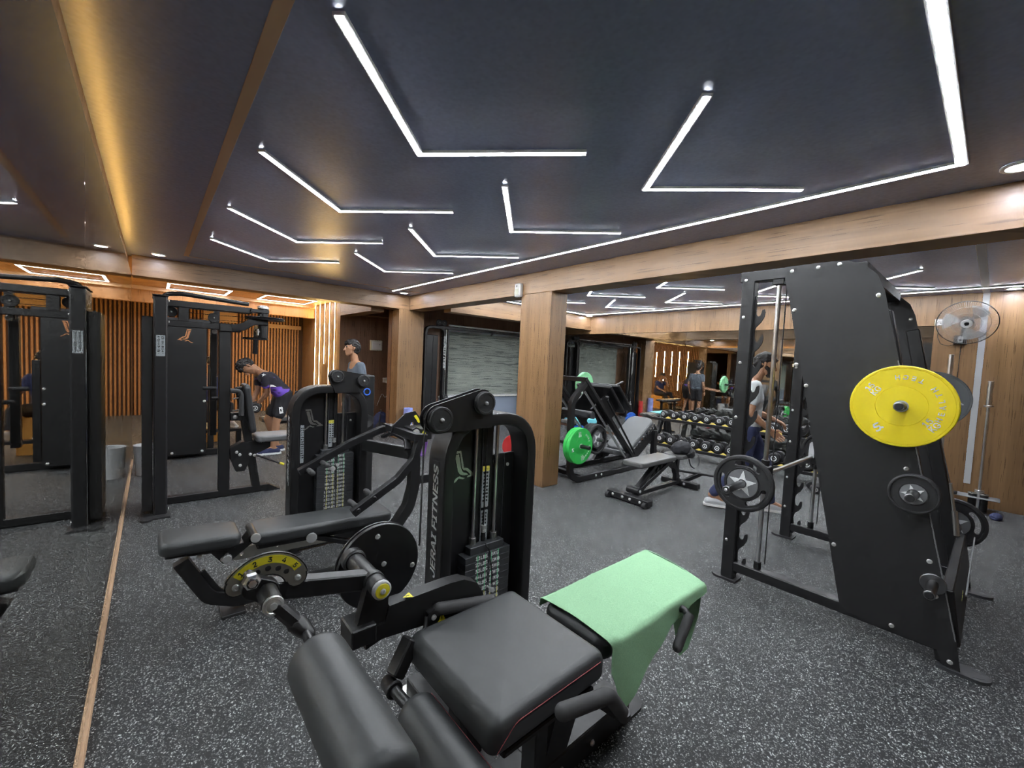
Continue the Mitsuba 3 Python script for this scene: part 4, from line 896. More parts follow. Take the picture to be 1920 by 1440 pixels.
part(LP, 'base_cross', bar((6.10, 3.52, .045), (6.10, 4.06, .045), .08, .06, .004), 'black', False)
part(LP, 'link_beam', bar((4.08, 3.55, .95), (4.62, 3.60, .84), .05, .06, .004), 'graphite', False)
# the sled: plate carriers, twin foot plates
def tilt2(mesh, o, ang):
    a = math.radians(ang); return put(mesh, o, (math.cos(a), 0, math.sin(a)), (0, 1, 0), (-math.sin(a), 0, math.cos(a)))
for i, (o, w, h) in enumerate((((5.00, 3.79, 1.08), .62, .52), ((5.16, 3.79, 1.10), .66, .50))):
    part(LP, 'foot_plate', tilt2(pad(.05, w, h, R=.02, r=.01), o, 44-0), 'black_satin', 40)
for yy in (3.60, 3.98):
    part(LP, 'sled_side', ext(Polygon([(4.55, .95), (4.85, .65), (5.10, .86), (5.22, 1.22), (5.02, 1.26), (4.80, 1.10)]), .03, (0, yy, 0), (1, 0, 0), (0, 0, 1)), 'black', False)
part(LP, 'sled_roller', cyl((4.50, 3.52, .88), (4.50, 4.06, .88), .05, 20), 'graphite')
part(LP, 'release_handle', tube([(4.90, 3.62, 1.10), (5.05, 3.60, 1.26), (5.26, 3.60, 1.33)], .016, 12, R=.03), 'black')
part(LP, 'stop_bar', cyl((4.72, 3.46, 1.09), (5.48, 3.46, .26), .014, 12), 'black')
part(LP, 'stop_knob', sph((4.71, 3.46, 1.12), .028, 2), 'black')
# seat and back
part(LP, 'back_pad', tilt2(pad(.84, .46, .08, R=.14, r=.03), (5.83, 3.79, .485), 33.5), 'grey_pad', 40)
part(LP, 'back_ribs', [tilt2(cbox(.02, .015, .10), (5.55+.058*i, 3.545, .235+.0385*i), 33.5) for i in range(11)], 'graphite', False)
part(LP, 'seat_pad', tilt2(pad(.34, .42, .07, R=.05, r=.025), (5.30, 3.79, .26), -12), 'grey_pad', 40)
part(LP, 'weight_horn', cyl((4.02, 3.49, .545), (4.02, 3.16, .545), .0245, 18), 'black')
part(LP, 'weight_horn', cyl((4.355, 3.49, .60), (4.355, 3.22, .60), .0245, 18), 'steel_dark')
part(LP, 'weight_horn', cyl((4.30, 4.09, .95), (4.30, 4.42, .95), .0245, 18), 'black')
part(LP, 'weight_horn', cyl((4.02, 4.09, .545), (4.02, 4.42, .545), .0245, 18), 'black')
part(LP, 'top_bar', bar((3.95, 4.08, 1.17), (4.28, 4.08, 1.15), .06, .07, .004), 'graphite', False)
NY = (0, -1, 0)
bumper('weight_plate', 'green 10 kg bumper plate on the leg press, near the column', (4.02-.0, 3.295, .545), NY, .225, .05, 'green_plate', '10', spin=-35, group='plates on the leg press')
bumper('weight_plate', 'second green bumper plate, right behind the first on leg press', (4.02, 3.347, .545), NY, .225, .05, 'green_plate', '10', words=False, group='plates on the leg press')
for i, w_ in enumerate(('outermost', 'middle', 'innermost')):
    star_plate('weight_plate', 'black star plate on the leg press, %s of three on the inner horn' % w_, (4.355, 3.30+.05*i, .60), NY, .195, .046, True, spin=35+40*i, group='plates on the leg press')
bumper('weight_plate', 'pale green bumper plate standing high behind the leg press frame', (5.27, 4.30, 1.235), NY, .20, .05, 'green_pale', '10', words=False, group='plates on the leg press')
part(LP, 'weight_horn', cyl((5.27, 4.0, 1.235), (5.27, 4.38, 1.235), .024, 16), 'black')
bumper('weight_plate', 'blue bumper plate at the back of leg press, half behind the column', (4.02, 4.19, .66), NY, .20, .05, 'blue_plate', '20', words=False, group='plates on the leg press')
star_plate('weight_plate', 'black star plate next to the blue plate, half behind the column', (4.02, 4.26, .545), NY, .19, .05, True, group='plates on the leg press')

# ---------------------------------------------------------------- adjustable bench with the bag
BN = thing('adjustable_bench', 'black adjustable bench with grey pad, in front of the leg press', 'weight bench')
part(BN, 'back_pad', mv(pad(.80, .27, .065, R=.035, r=.022), (4.600, 2.685, .432)), 'bench_pad', 40)
part(BN, 'seat_pad', mv(pad(.30, .27, .06, R=.05, r=.022), (5.215, 2.660, .432)), 'bench_pad', 40)
part(BN, 'front_crossbar', bx(4.12, 4.22, 2.40, 2.95, .012, .085, .005), 'black', False)
part(BN, 'rear_crossbar', bx(5.32, 5.40, 2.42, 2.93, .008, .075, .005), 'black', False)
part(BN, 'base_spine', bar((4.20, 2.68, .07), (5.34, 2.68, .065), .06, .05, .004), 'black', False)
part(BN, 'rack_strut', bar((4.26, 2.68, .06), (5.02, 2.68, .36), .055, .07, .005, up=(0, 1, 0)), 'black', False)
part(BN, 'rack_teeth', [ext(Polygon([(0, 0), (.07, .028), (.05, .07), (.02, .045)]), .05, (4.62+.085*i, 2.68, .235+.034*i), (1, 0, 0), (0, 0, 1)) for i in range(4)], 'black', False)
part(BN, 'support_strut', bar((4.30, 2.68, .10), (4.72, 2.68, .37), .05, .06, .004, up=(0, 1, 0)), 'black', False)
part(BN, 'strut_roller', cyl((4.27, 2.60, .12), (4.27, 2.76, .12), .045, 18), 'black')
part(BN, 'post', ext(Polygon([(5.00, .39), (5.16, .39), (5.17, .32), (5.34, .08), (5.27, .08), (5.16, .25), (5.07, .30)]), .06, (0, 2.68, 0), (1, 0, 0), (0, 0, 1)), 'black', False)
part(BN, 'post', bx(5.21, 5.27, 2.65, 2.71, .07, .40, .004), 'black', False)
part(BN, 'pad_rail', bx(4.34, 5.34, 2.65, 2.71, .375, .402, .004), 'black', False)
part(BN, 'foot_bar_stem', bar((5.40, 2.66, .05), (5.58, 2.50, .17), .05, .05, .004), 'black', False)
part(BN, 'foot_bar', tube([(5.46, 2.76, .17), (5.66, 2.22, .17)], .018, 12), 'rubber')
for y in (2.43, 2.92): part(BN, 'wheel', cyl((4.10, y-.02, .035), (4.10, y+.02, .035), .033, 20), 'rubber')
bolts(BN, [(4.119, 2.50, .05), (4.119, 2.63, .05), (4.119, 2.73, .05), (4.119, 2.86, .05), (5.319, 2.72, .045), (5.319, 2.60, .045)], (-1, 0, 0), .017, .009)
bolts(BN, [(4.27, 2.598, .12), (5.30, 2.648, .12), (5.10, 2.648, .37)], (0, -1, 0), .018, .01)
part(BN, 'lettering', text('JERAI FITNESS', .032, (4.60, 2.6515, .20), (.93, 0, .367), (-.367, 0, .93), .001, True, slant=.2), 'print_grey', False)
BG = thing('bag', 'crumpled black bag with dangling strap on the bench seat', 'bag')
def blob(o, sc, seed, amp=.16, sub=4):
    m = trimesh.creation.icosphere(subdivisions=sub, radius=1.0); v = m.vertices
    n = meshkit.fbm(v*1.7+seed, 4, seed)-.5; v = v*(1+amp*2*n[:, None]); v = v*A(sc); v[:, 2] = np.maximum(v[:, 2], -sc[2]*.62)
    m.vertices = v + A(o); return m
part(BG, 'body', blob((5.225, 2.62, .462+.062), (.155, .115, .10), 5), 'black_cloth', True)
part(BG, 'flap', blob((5.285, 2.53, .47), (.085, .055, .075), 9, .22), 'dark', True)
part(BG, 'strap', sweep(rrect2(.018, .004, .0015, 2), fillet([(5.30, 2.54, .50), (5.36, 2.45, .46), (5.37, 2.44, .33), (5.31, 2.475, .27), (5.25, 2.50, .33), (5.25, 2.52, .40)], .06, 6)), 'dark', 40)

# ---------------------------------------------------------------- dumbbell rack in front of the mirror
RK = thing('dumbbell_rack', 'black two-tier dumbbell rack standing in front of the mirror', 'rack')
for y in (1.30, 2.75, 4.08):
    part(RK, 'leg', ext(Polygon([(6.98, .0), (7.07, .0), (7.36, .64), (7.46, .64), (7.66, .0), (7.74, .0), (7.52, .72), (7.30, .72)]), .06, (0, y, 0), (1, 0, 0), (0, 0, 1)), 'black', False)
    part(RK, 'leg_arm', bar((7.03, y, .14), (7.62, y, .17), .05, .05, .004), 'black', False)
def shelf(z):
    for x in (7.06, 7.34): part(RK, 'shelf_rail', bx(x, x+.07, 1.10, 4.20, z-.05, z, .005), 'black', False)
    for y in (1.14, 4.16): part(RK, 'shelf_end', bx(7.06, 7.41, y-.02, y+.02, z-.05, z, .004), 'black', False)
shelf(.655); shelf(.185)
def dumbbell_parts(r):
    """axis along x, resting at z = 0"""
    head = [(0, 0), (r*.80, 0), (r*.88, .004), (r*.90, .012), (r, .022), (r, .075), (r*.92, .088), (0, .09)]
    f = lathe(head, (-.155, 0, r), (1, 0, 0), 28); b = lathe(head, (.155, 0, r), (-1, 0, 0), 28)
    lg = cat(ring((-.1555, 0, r), (1, 0, 0), r*.34, r*.46, .002, 24), ext(star2(r*.2, r*.09).union(Point(0, 0).buffer(r*.1)), .002, (-.1555, 0, r), (0, -1, 0), (0, 0, 1)))
    lgb = mv(cat(ring((.1555, 0, r), (1, 0, 0), r*.34, r*.46, .002, 24)), (0, 0, 0))
    h = lathe([(0, 0), (.014, 0), (.0175, .03), (.0175, .10), (.014, .13), (0, .13)], (-.065, 0, r), (1, 0, 0), 16)
    return [('head', f, 'rubber', 25), ('head', b, 'rubber', 25), ('handle', h, 'chrome', 40), ('ring_mark', lg, 'print_white', False), ('ring_mark', lgb, 'print_white', False)]
DB = {}
def dumbbell(o, r, label, group, rot=0, tint=None):
    if r not in DB: DB[r] = [(n, mikit.ply(m, 'm_'+mm, s)) for n, m, mm, s in dumbbell_parts(r)]
    k = thing('dumbbell', label, 'dumbbell', group)
    for n, d in DB[r]:
        kk = uniq(k+'__'+n); scene[kk] = {**d, 'to_world': mi.ScalarTransform4f().translate(list(map(float, o))).rotate([0, 0, 1], rot)}
    return k
ordn = ['first', 'second', 'third', 'fourth', 'fifth', 'sixth', 'seventh', 'eighth', 'ninth', 'tenth', 'eleventh', 'twelfth', 'thirteenth', 'fourteenth']
ups = [3.94, 3.738, 3.54, 3.346, 3.152, 2.943, 2.75, 2.56, 2.37, 2.173, 1.976, 1.776, 1.58]
for i, y in enumerate(ups): dumbbell((7.235, y, .66+.004), [.062, .063, .064, .066, .068, .069, .070, .071, .072, .073, .074, .075, .076][i], 'black round dumbbell on the upper tier of the rack, %s from its window end' % ordn[i], 'dumbbells on the upper tier')
los = [3.985, 3.77, 3.56, 3.35, 3.146, 2.944, 2.74, 2.53, 2.32, 2.11, 1.90, 1.69, 1.48]
for i, y in enumerate(los): dumbbell((7.235, y, .19+.004), [.080, .081, .078, .080, .082, .083, .084, .085, .086, .087, .088, .088, .088][i], 'big black round dumbbell on the lower tier of the rack, %s from its window end' % ordn[i], 'dumbbells on the lower tier')
for z, ysx in ((.657, ups), (.187, los)):
    for i in range(len(ysx)-1):
        ym = (ysx[i]+ysx[i+1])/2; part(RK, 'saddle', hull([(7.075, ym-.05, z), (7.075, ym+.05, z), (7.12, ym-.05, z), (7.12, ym+.05, z), (7.09, ym-.008, z+.03), (7.09, ym+.008, z+.03)]), 'yellow_dark', False, label='yellowish wedge between dumbbells')

# ---------------------------------------------------------------- cable crossover at the window
CX = thing('cable_crossover', 'tall black cable crossover machine in front of the window blind', 'exercise machine')
for i, (x, d) in enumerate(((4.40, 1), (7.25, -1))):
    y0, y1 = 7.42, 7.76
    part(CX, 'arch_frame', rtube([(x-.30*d, 7.45, 0), (x-.30*d, 7.45, 2.17), (x+.13*d, 7.45, 2.17), (x+.13*d, 7.45, 0)], .055, .10, .01, R=.14, up=(0, 1, 0)), 'black', 30)
    part(CX, 'shroud_panel', bx(x-.29, x+.04, 7.52, 7.66, .06, 2.02, .01), 'black_satin', False)
    part(CX, 'shroud_seam', bx(x-.075*d-.006, x-.075*d+.006, 7.512, 7.522, .06, 2.0, .002), 'dark', False)
    part(CX, 'guide_rod', cyl((x+.19*d, 7.46, .05), (x+.19*d, 7.46, 2.18), .016, 14), 'chrome', 40)
    part(CX, 'guide_post', bx(x+.235*d-.018, x+.235*d+.018, 7.44, 7.49, .02, 2.18, .003), 'black', False)
    part(CX, 'post_foot', bx(x-.2, x+.27, 7.40, 7.56, 0, .04, .005), 'black', False)
    part(CX, 'top_bracket', bx(x-.05, x+.27*d if d > 0 else x+.05, 7.42, 7.48, 2.15, 2.21, .005) if d > 0 else bx(x-.27, x+.05, 7.42, 7.48, 2.15, 2.21, .005), 'black', False)
    for dx in (-.02, .10): pulley(CX, (x+dx*d, 7.42, 2.27), .062, .03)
    part(CX, 'pulley_bracket', bx(x-.05, x+.14, 7.455, 7.475, 2.18, 2.28, .004), 'black', False)
    c = part(CX, 'carriage', [bx(x+.16*d-.04, x+.16*d+.04, 7.41, 7.48, .60, .72, .006)], 'black', False)
    pulley(CX, (x+.17*d, 7.39, .76), .055, .03)
    part(CX, 'pulley_strap', tube([(x+.17*d, 7.38, .70), (x+.20*d, 7.34, .62), (x+.21*d, 7.34, .50)], .012, 8, R=.04), 'dark')
    part(CX, 'stirrup_handle', tube([(x+.21*d, 7.34, .50), (x+.155*d, 7.34, .40), (x+.265*d, 7.34, .40), (x+.21*d, 7.34, .50)], .009, 8, R=.02), 'light_grey')
    part(CX, 'cable', cyl((x+.16*d, 7.42, .75), (x+.16*d, 7.42, 2.24), .004, 6), 'dark')
    part(CX, 'weight_stack', [bx(x-.09, x+.09, 7.47, 7.515, .08+.045*j, .122+.045*j, .002) for j in range(1)], 'graphite', False)
    if d > 0:
        part(CX, 'lettering', text('JERAI FITNESS', .058, (x+.13, 7.397, 1.66), (0, 0, 1), (-1, 0, 0), .002, True, slant=.2, stretch=1.15), 'print_white', False)
part(CX, 'cross_beam', bar((4.6, 7.47, 2.185), (7.05, 7.47, 2.185), .06, .055, .005), 'black', False)
part(CX, 'chin_up_bar', [tube([(4.62, 7.42, 2.235), (7.05, 7.42, 2.235)], .019, 14)], 'chrome')
for x, e in ((5.72, -.22), (6.30, .26)): part(CX, 'pull_up_grip', tube([(x, 7.44, 2.17), (x+e*.2, 7.30, 2.16), (x+e, 7.12, 2.09)], .02, 12, R=.06), 'rubber')

# ---------------------------------------------------------------- smaller things
# wall fan
FN = thing('wall_fan', 'grey wire wall fan with clear blades on the wooden wall', 'fan')
FC = A((7.60, .30, 2.29)); fx = nrm((-1, -.06, -.30)); fX, fY, fZ = frame_of(fx)
fe = lambda u, v, w=0: FC + fX*u + fY*v + fx*w
cage = [torus(FC+fx*.005, fx, .265, .0045, 56, 6)]
for rr, w in ((.20, .050), (.13, .062), (.07, .066)): cage.append(torus(FC+fx*w, fx, rr, .0016, 44, 5))
part(FN, 'cage_ring', cage[0], 'dark', 40)
part(FN, 'cage_hoops', cage[1:], 'light_grey', 40)
sp = []
for i in range(84):
    a = 2*math.pi*i/84; c, s = math.cos(a), math.sin(a)
    sp.append(sweep(circ(.0013, 4), [fe(.05*c, .05*s, .066), fe(.13*c, .13*s, .061), fe(.21*c, .21*s, .046), fe(.255*c, .255*s, .022), fe(.264*c, .264*s, .004)], cap=False))
k = part(FN, 'cage_wires', cat(*sp), 'light_grey', False); labels[k] = {'kind': 'stuff', 'label': 'thin wires of the fan cage'}
sp = []
for i in range(60):
    a = 2*math.pi*(i+.5)/60; c, s = math.cos(a), math.sin(a)
    sp.append(sweep(circ(.0013, 4), [fe(.06*c, .06*s, -.07), fe(.17*c, .17*s, -.065), fe(.245*c, .245*s, -.035), fe(.264*c, .264*s, .004)], cap=False))
k = part(FN, 'rear_wires', cat(*sp), 'dark', False); labels[k] = {'kind': 'stuff', 'label': 'thin wires of the fan cage back'}
part(FN, 'badge', lathe([(0, .012), (.03, .012), (.05, .008), (.054, .0), (0, 0)], FC+fx*.064, fx, 30), 'print_white', 30)
part(FN, 'badge_mark', lathe([(0, .002), (.022, .002), (.022, 0), (0, 0)], FC+fx*.075, fx, 20), 'dark', 30)
for i in range(3):
    a = math.radians(40+120*i); P_ = []
    for r_ in np.linspace(.045, .215, 8):
        for t in np.linspace(-.5, .5, 6):
            wdt = .95*math.sin(min(1, (r_-.03)/.14)*math.pi/2); th = a + t*wdt*1.0 + (r_-.05)*1.5
            P_.append(fe(r_*math.cos(th), r_*math.sin(th), -.012 + .055*t))
    P_ = np.array(P_).reshape(8, 6, 3); F_ = []
    for u in range(7):
        for v in range(5): q = u*6+v; F_ += [(q, q+6, q+7), (q, q+7, q+1)]
    m = trimesh.Trimesh(P_.reshape(-1, 3), F_, process=False); m2 = m.copy(); m2.vertices = m.vertices - fx*.0025; m2.invert()
    part(FN, 'blade', cat(m, m2), 'blade_clear', True)
part(FN, 'motor', lathe([(0, -.15), (.05, -.14), (.062, -.10), (.062, -.06), (.03, -.03), (.03, .01), (0, .015)], FC, fx, 28), 'dark', 30)
part(FN, 'neck', tube([FC-fx*.10, A((7.80, .32, 2.26)), A((7.82, .33, 2.10))], .026, 14, R=.06), 'dark')
part(FN, 'wall_base', hull(np.vstack([cyl((7.83, .35, 2.045), (7.83, .35, 2.15), .055, 22).vertices, bx(7.88, XW, .29, .41, 2.04, 2.15, .004).vertices])), 'dark', 30)
part(FN, 'base_plate', ext(rrect_poly(.05, .085, .022), .004, (7.772, .345, 2.10), (0, -1, 0), (0, 0, 1)), 'light_grey', False)
part(FN, 'dial', cyl((7.772, .345, 2.088), (7.764, .345, 2.088), .012, 16), 'dark')
part(FN, 'power_cord', tube([(7.88, .56, 2.26), (7.885, .56, 2.14), (7.885, .53, 2.05), (7.885, .46, 2.02), (7.88, .38, 2.05)], .004, 6, R=.05), 'dark')
part(FN, 'power_cord', tube([(7.89, .34, 2.04), (7.89, .345, 1.60), (7.89, .36, 1.2)], .0035, 6), 'dark')
def socket(name, o, nx, w, h, label):
    k = thing(name, label, 'wall socket'); X, Y, n = frame_of(nx)
    part(k, 'plate', ext(rrect_poly(w, h, .008), .012, A(o)+n*.006, X, Y), 'white', False)
    part(k, 'rocker', ext(sbox(-w*.36, -h*.28, -w*.08, h*.28), .006, A(o)+n*.013, X, Y), 'cream', False)
    part(k, 'pin_holes', [cyl(A(o)+n*.0118+X*(w*.2+dx)+Y*dy, A(o)+n*.0126+X*(w*.2+dx)+Y*dy, .004, 10) for dx, dy in ((-.014, -.008), (.014, -.008), (0, .014))], 'dark', False)
    return k
socket('wall_socket', (XW, .585, 2.335), (-1, 0, 0), .115, .085, 'white wall socket beside the wall fan')
k = socket('wall_socket', (4.14, 9.25, .985), (0, -1, 0), .21, .11, 'white wall socket low on the dark panelled wall')
part(k, 'plug', bx(4.10, 4.15, 9.20, 9.238, .915, .975, .006), 'white')
part(k, 'cord', tube([(4.125, 9.21, .92), (4.15, 9.20, .72), (4.09, 9.21, .55), (4.02, 9.22, .70), (3.9, 9.22, .40)], .006, 6, R=.08), 'light_grey')
k = thing('electrical_panel', 'square cream electrical panel box on the dark wall', 'electrical panel')
part(k, 'box', bx(3.705, 3.975, 9.19, 9.25, 1.655, 1.885, .008), 'cream', False)
part(k, 'door', bx(3.735, 3.945, 9.182, 9.19, 1.683, 1.857, .004), 'white', False)
part(k, 'latch', bx(3.895, 3.92, 9.176, 9.182, 1.785, 1.80, .002), 'dark', False)
k = thing('motion_sensor', 'small white box high on the wooden beam above the column', 'sensor')
part(k, 'body', bx(3.612, 3.674, 4.12, 4.23, 2.40, 2.575, .012), 'white', False)
part(k, 'cover', bx(3.604, 3.612, 4.135, 4.215, 2.42, 2.50, .004), 'cream', False)
part(k, 'eye', cyl((3.604, 4.17, 2.535), (3.600, 4.17, 2.535), .012, 12), 'grey')
# barbells in their stand
HS = thing('barbell_holder', 'black upright barbell stand with short tubes by the wooden wall', 'rack')
part(HS, 'base', [bx(7.44, 7.80, -.10, .06, 0, .012, .003), bx(7.50, 7.80, -.02, .50, .0, .012, .003)], 'black', False)
part(HS, 'top_plate', bx(7.48, 7.72, -.12, .52, .172, .18, .003), 'grey', False)
for y in (.01, .10, .39, .48):
    part(HS, 'tube', cyl((7.60, y, .012), (7.60, y, .215), .038, 20), 'black')
    part(HS, 'tube_rim', ring((7.60, y, .215), (0, 0, 1), .03, .044, .012, 22), 'steel')
for x in (7.50, 7.56): part(HS, 'spare_peg', cyl((x, .25, .18), (x, .25, .205), .022, 14), 'rubber')
def upright_bar(x, y, top, label, grip=.40):
    k = thing('barbell', label, 'barbell', 'barbells standing upright'); b = .02
    part(k, 'shaft', cyl((x, y, b), (x, y, top), .0145, 18), 'chrome', 40)
    part(k, 'sleeve', cyl((x, y, top-grip), (x, y, top), .025, 22, .004), 'chrome', 40)
    part(k, 'collar', cyl((x, y, top-grip-.022), (x, y, top-grip), .042, 24, .004), 'chrome', 40)
    part(k, 'lower_collar', cyl((x, y, .235), (x, y, .262), .042, 24, .004), 'chrome', 40)
    part(k, 'lower_sleeve', cyl((x, y, b), (x, y, .235), .024, 20), 'chrome', 40)
upright_bar(7.60, .010+.04, 1.585, 'chrome barbell standing upright in the stand, right one', .29)
upright_bar(7.60, .40, 1.90, 'taller chrome barbell standing upright, partly behind the grey plate', .40)
solo('glove', blob((7.36, -.10, .028), (.10, .05, .04), 3, .25, 3), 'navy', 'dark crumpled cloth on floor by the barbell stand', 'cloth', smooth=True)
# bluetooth speaker tower and its blue ring
k = thing('speaker', 'slim black loudspeaker box with a glowing blue ring', 'loudspeaker')
part(k, 'cabinet', bx(1.64, 1.80, 4.32, 4.58, .03, 1.335, .010), 'black', False)
part(k, 'glow_ring', torus((1.715, 4.316, 1.16), (0, 1, 0), .033, .0075, 30, 8), 'blue_plate', False, label='glowing blue ring', emitter=emit((.04, .22, 1.6)))
part(k, 'speaker_cone', lathe([(0, .0), (.012, .004), (.055, -.006), (.07, -.008), (.072, 0)], (1.72, 4.318, .85), (0, 1, 0), 28), 'rubber', 30)
part(k, 'foot', bx(1.66, 1.78, 4.34, 4.56, 0, .03, .004), 'dark', False)
# rolled mats, backpack, floor weights
def mat_roll(x, y, h, r, m, label):
    th = np.linspace(0, 2*math.pi*5.2, 150); rr = .012 + (r-.012)*th/th[-1]
    pl = LineString(np.stack([rr*np.cos(th), rr*np.sin(th)], 1)).buffer(.0042, cap_style=2)
    k = thing('yoga_mat', label, 'yoga mat', 'rolled yoga mats')
    part(k, 'roll', ext(pl, h, (x, y, h/2), (1, 0, 0), (0, 1, 0)), m, 40)
    part(k, 'core', cyl((x, y, 0.001), (x, y, h-.012), r*.97, 24), m)
mat_roll(3.665, 7.215, .585, .085, 'lilac', 'lilac blue rolled yoga mat leaning by the far column')
mat_roll(4.085, 7.30, .49, .065, 'red', 'red rolled yoga mat right of the far column')
k = thing('backpack', 'dark navy backpack on the floor left of the far column', 'backpack')
part(k, 'body', blob((3.60, 8.30, .149), (.16, .13, .24), 21, .10, 4), 'navy', True)
part(k, 'pocket', blob((3.56, 8.19, .075), (.11, .06, .12), 8, .10, 3), 'black_cloth', True)
part(k, 'strap', tube([(3.55, 8.19, .34), (3.50, 8.13, .22), (3.53, 8.15, .06)], .014, 8, R=.06), 'black_cloth')
part(k, 'top_loop', torus((3.60, 8.30, .385), (1, 0, 0), .035, .009, 16, 6), 'dark')
# flat bench by the bending man
k = thing('flat_bench', 'flat black bench in front of the bending man', 'weight bench')
part(k, 'pad', mv(pad(1.25, .27, .07, R=.03, r=.02), (1.92, 7.55, .455)), 'bench_pad', 40)
part(k, 'rail', bx(1.42, 2.45, 7.52, 7.58, .37, .42, .004), 'black', False)
for x in (1.45, 2.35):
    part(k, 'post', bx(x, x+.06, 7.52, 7.58, .03, .38, .004), 'black', False); part(k, 'foot', bx(x, x+.06, 7.30, 7.80, 0, .05, .004), 'black', False)
solo('workout_card', ext(sbox(-.10, -.07, .10, .07), .003, (1.42, 7.50, .4985), (1, .2, 0), (-.2, 1, 0)), 'cream', 'small pale board lying on the flat bench', 'board')
k = thing('plyometric_box', 'orange wooden box under the sitting man', 'wooden box')
part(k, 'side', bx(.44, .46, 8.34, 8.86, 0, .48, .003), 'ply', False); part(k, 'side', bx(.94, .96, 8.34, 8.86, 0, .48, .003), 'ply', False)
part(k, 'front', bx(.46, .94, 8.34, 8.36, 0, .48, .003), 'ply', False); part(k, 'back', bx(.46, .94, 8.84, 8.86, 0, .48, .003), 'ply', False)
part(k, 'lid', bx(.44, .96, 8.34, 8.86, .48, .50, .003), 'ply', False)
# bench with a cyan towel deep in the bay, and two floor discs
k = thing('flat_bench', 'black bench with a cyan towel deep in the mirror bay', 'weight bench')
part(k, 'pad', mv(pad(1.15, .28, .07, R=.03, r=.02), (6.55, 5.30, .455)), 'bench_pad', 40)
part(k, 'rail', bx(6.05, 7.05, 5.27, 5.33, .37, .42, .004), 'black', False)
for x in (6.10, 6.95):
    part(k, 'post', bx(x, x+.06, 5.27, 5.33, .03, .38, .004), 'black', False); part(k, 'foot', bx(x, x+.06, 5.05, 5.55, 0, .05, .004), 'black', False)
def cloth(x0, x1, y0, y1, z, drop, seed):
    NX_, NY_ = 26, 40; V = []; half = (y1-y0)/2; yc = (y0+y1)/2; L = half+drop
    for i in range(NX_):
        for j in range(NY_):
            s = -L + 2*L*j/(NY_-1); x = x0+(x1-x0)*i/(NX_-1); d = abs(s)-half; sg = 1 if s > 0 else -1
            if d <= 0: y, zz = yc+s, z+.003
            else: a = min(d/.02, 1)*math.pi/2; y, zz = yc+sg*(half+.012*math.sin(a)+.006*math.sin(14*x+seed)*min(1, d*9)), z+.003-.012*(1-math.cos(a))-max(0, d-.02)
            V.append((x+.01*math.sin(6*s+seed), y, zz))
    F = []
    for i in range(NX_-1):
        for j in range(NY_-1): q = i*NY_+j; F += [(q, q+NY_, q+NY_+1), (q, q+NY_+1, q+1)]
    m = trimesh.Trimesh(V, F, process=False); n = m.copy(); n.vertices = m.vertices + A((0, 0, .003)); m.invert() if m.face_normals[0][2] > 0 else None
    return cat(m, n)
solo('towel', cloth(6.10, 6.70, 5.155, 5.445, .495, .10, 2), 'cyan', 'cyan towel laid over the bench deep in the mirror bay', 'towel', smooth=True)
bumper('weight_plate', 'blue bumper plate leaning behind the far bench in the bay', (6.9, 5.75, .226), (0, -1, .10), .225, .05, 'blue_plate', '20', words=False)
k = solo('balance_board', ext(Point(0, 0).buffer(.19, 16), .03, (4.42, 5.0, .19), (.75, -.66, 0), (0, 0, 1)), 'red', 'red round disc standing behind the press tower', 'disc')
k = solo('waste_bin', lathe([(0, 0), (.10, 0), (.105, .005), (.125, .33), (.13, .36), (.115, .36), (.11, .34), (.095, .02), (0, .02)], (-.045, 6.55, 0), (0, 0, 1), 28), 'light_grey', 'grey round bin by the mirror wall', 'bin')
# floor-level pieces by the rack
for i, (x, y) in enumerate(((6.75, 1.52), (6.85, 1.30))): dumbbell((x, y, .0005), .055, 'small black dumbbell lying on the floor near the smith machine, %s' % ('left one' if i == 0 else 'right one'), 'small dumbbells on the floor', 25)

# ---------------------------------------------------------------- people
def _ball(p, r, n=2):
    m = trimesh.creation.icosphere(subdivisions=n, radius=r); return m.vertices + A(p)
def mhull(*balls): return m3.Manifold.hull_points(np.vstack([_ball(p, r, 1 if r < .02 else 2) for p, r in balls]))
def munion(ms): return m3.Manifold.batch_boolean(ms, m3.OpType.Add)
def msmooth(man, edge, it=8):
    man = man.refine_to_length(edge); me = man.to_mesh()
    t = trimesh.Trimesh(me.vert_properties[:, :3], me.tri_verts, process=True)
    trimesh.smoothing.filter_taubin(t, lamb=.5, nu=.53, iterations=it); return t
def hand_bones(wrist, elbow, palm_n, grip=.5, side=1, s=1.0):
    """palm, four unequal fingers and a thumb; palm_n the way the palm faces, grip 0 open .. 1 closed"""
    w = A(wrist); d = nrm(w-A(elbow)); n = nrm(A(palm_n)-d*np.dot(palm_n, d)); l = np.cross(d, n)*side; ms = []
    k = w + d*.085*s
    ms.append(mhull((w, .023*s), (w+d*.03*s+l*.022*s, .015*s), (w+d*.03*s-l*.022*s, .014*s), (k+l*.031*s, .0115*s), (k-l*.031*s, .0105*s)))
    for i, (off, L) in enumerate(((.031, .072), (.0105, .082), (-.0105, .076), (-.031, .060))):
        a, p = 0., k + l*off*s; L *= s
        for j, f in enumerate((.45, .32, .23)):
            a += grip*(1.15, 1.25, .8)[j]; q = p + (d*math.cos(a) + n*math.sin(a))*L*f
            ms.append(mhull((p, (.0105-.001*j)*s), (q, (.0098-.001*j)*s))); p = q
    t0 = w + d*.028*s + l*.024*s; t1 = t0 + nrm(d*.55+l*.65+n*.35)*.040*s; t2 = t1 + nrm(d*.75+l*(.25-.5*grip)+n*(.3+.5*grip))*.032*s
    return ms + [mhull((t0, .014*s), (t1, .0112*s)), mhull((t1, .0112*s), (t2, .0095*s))]
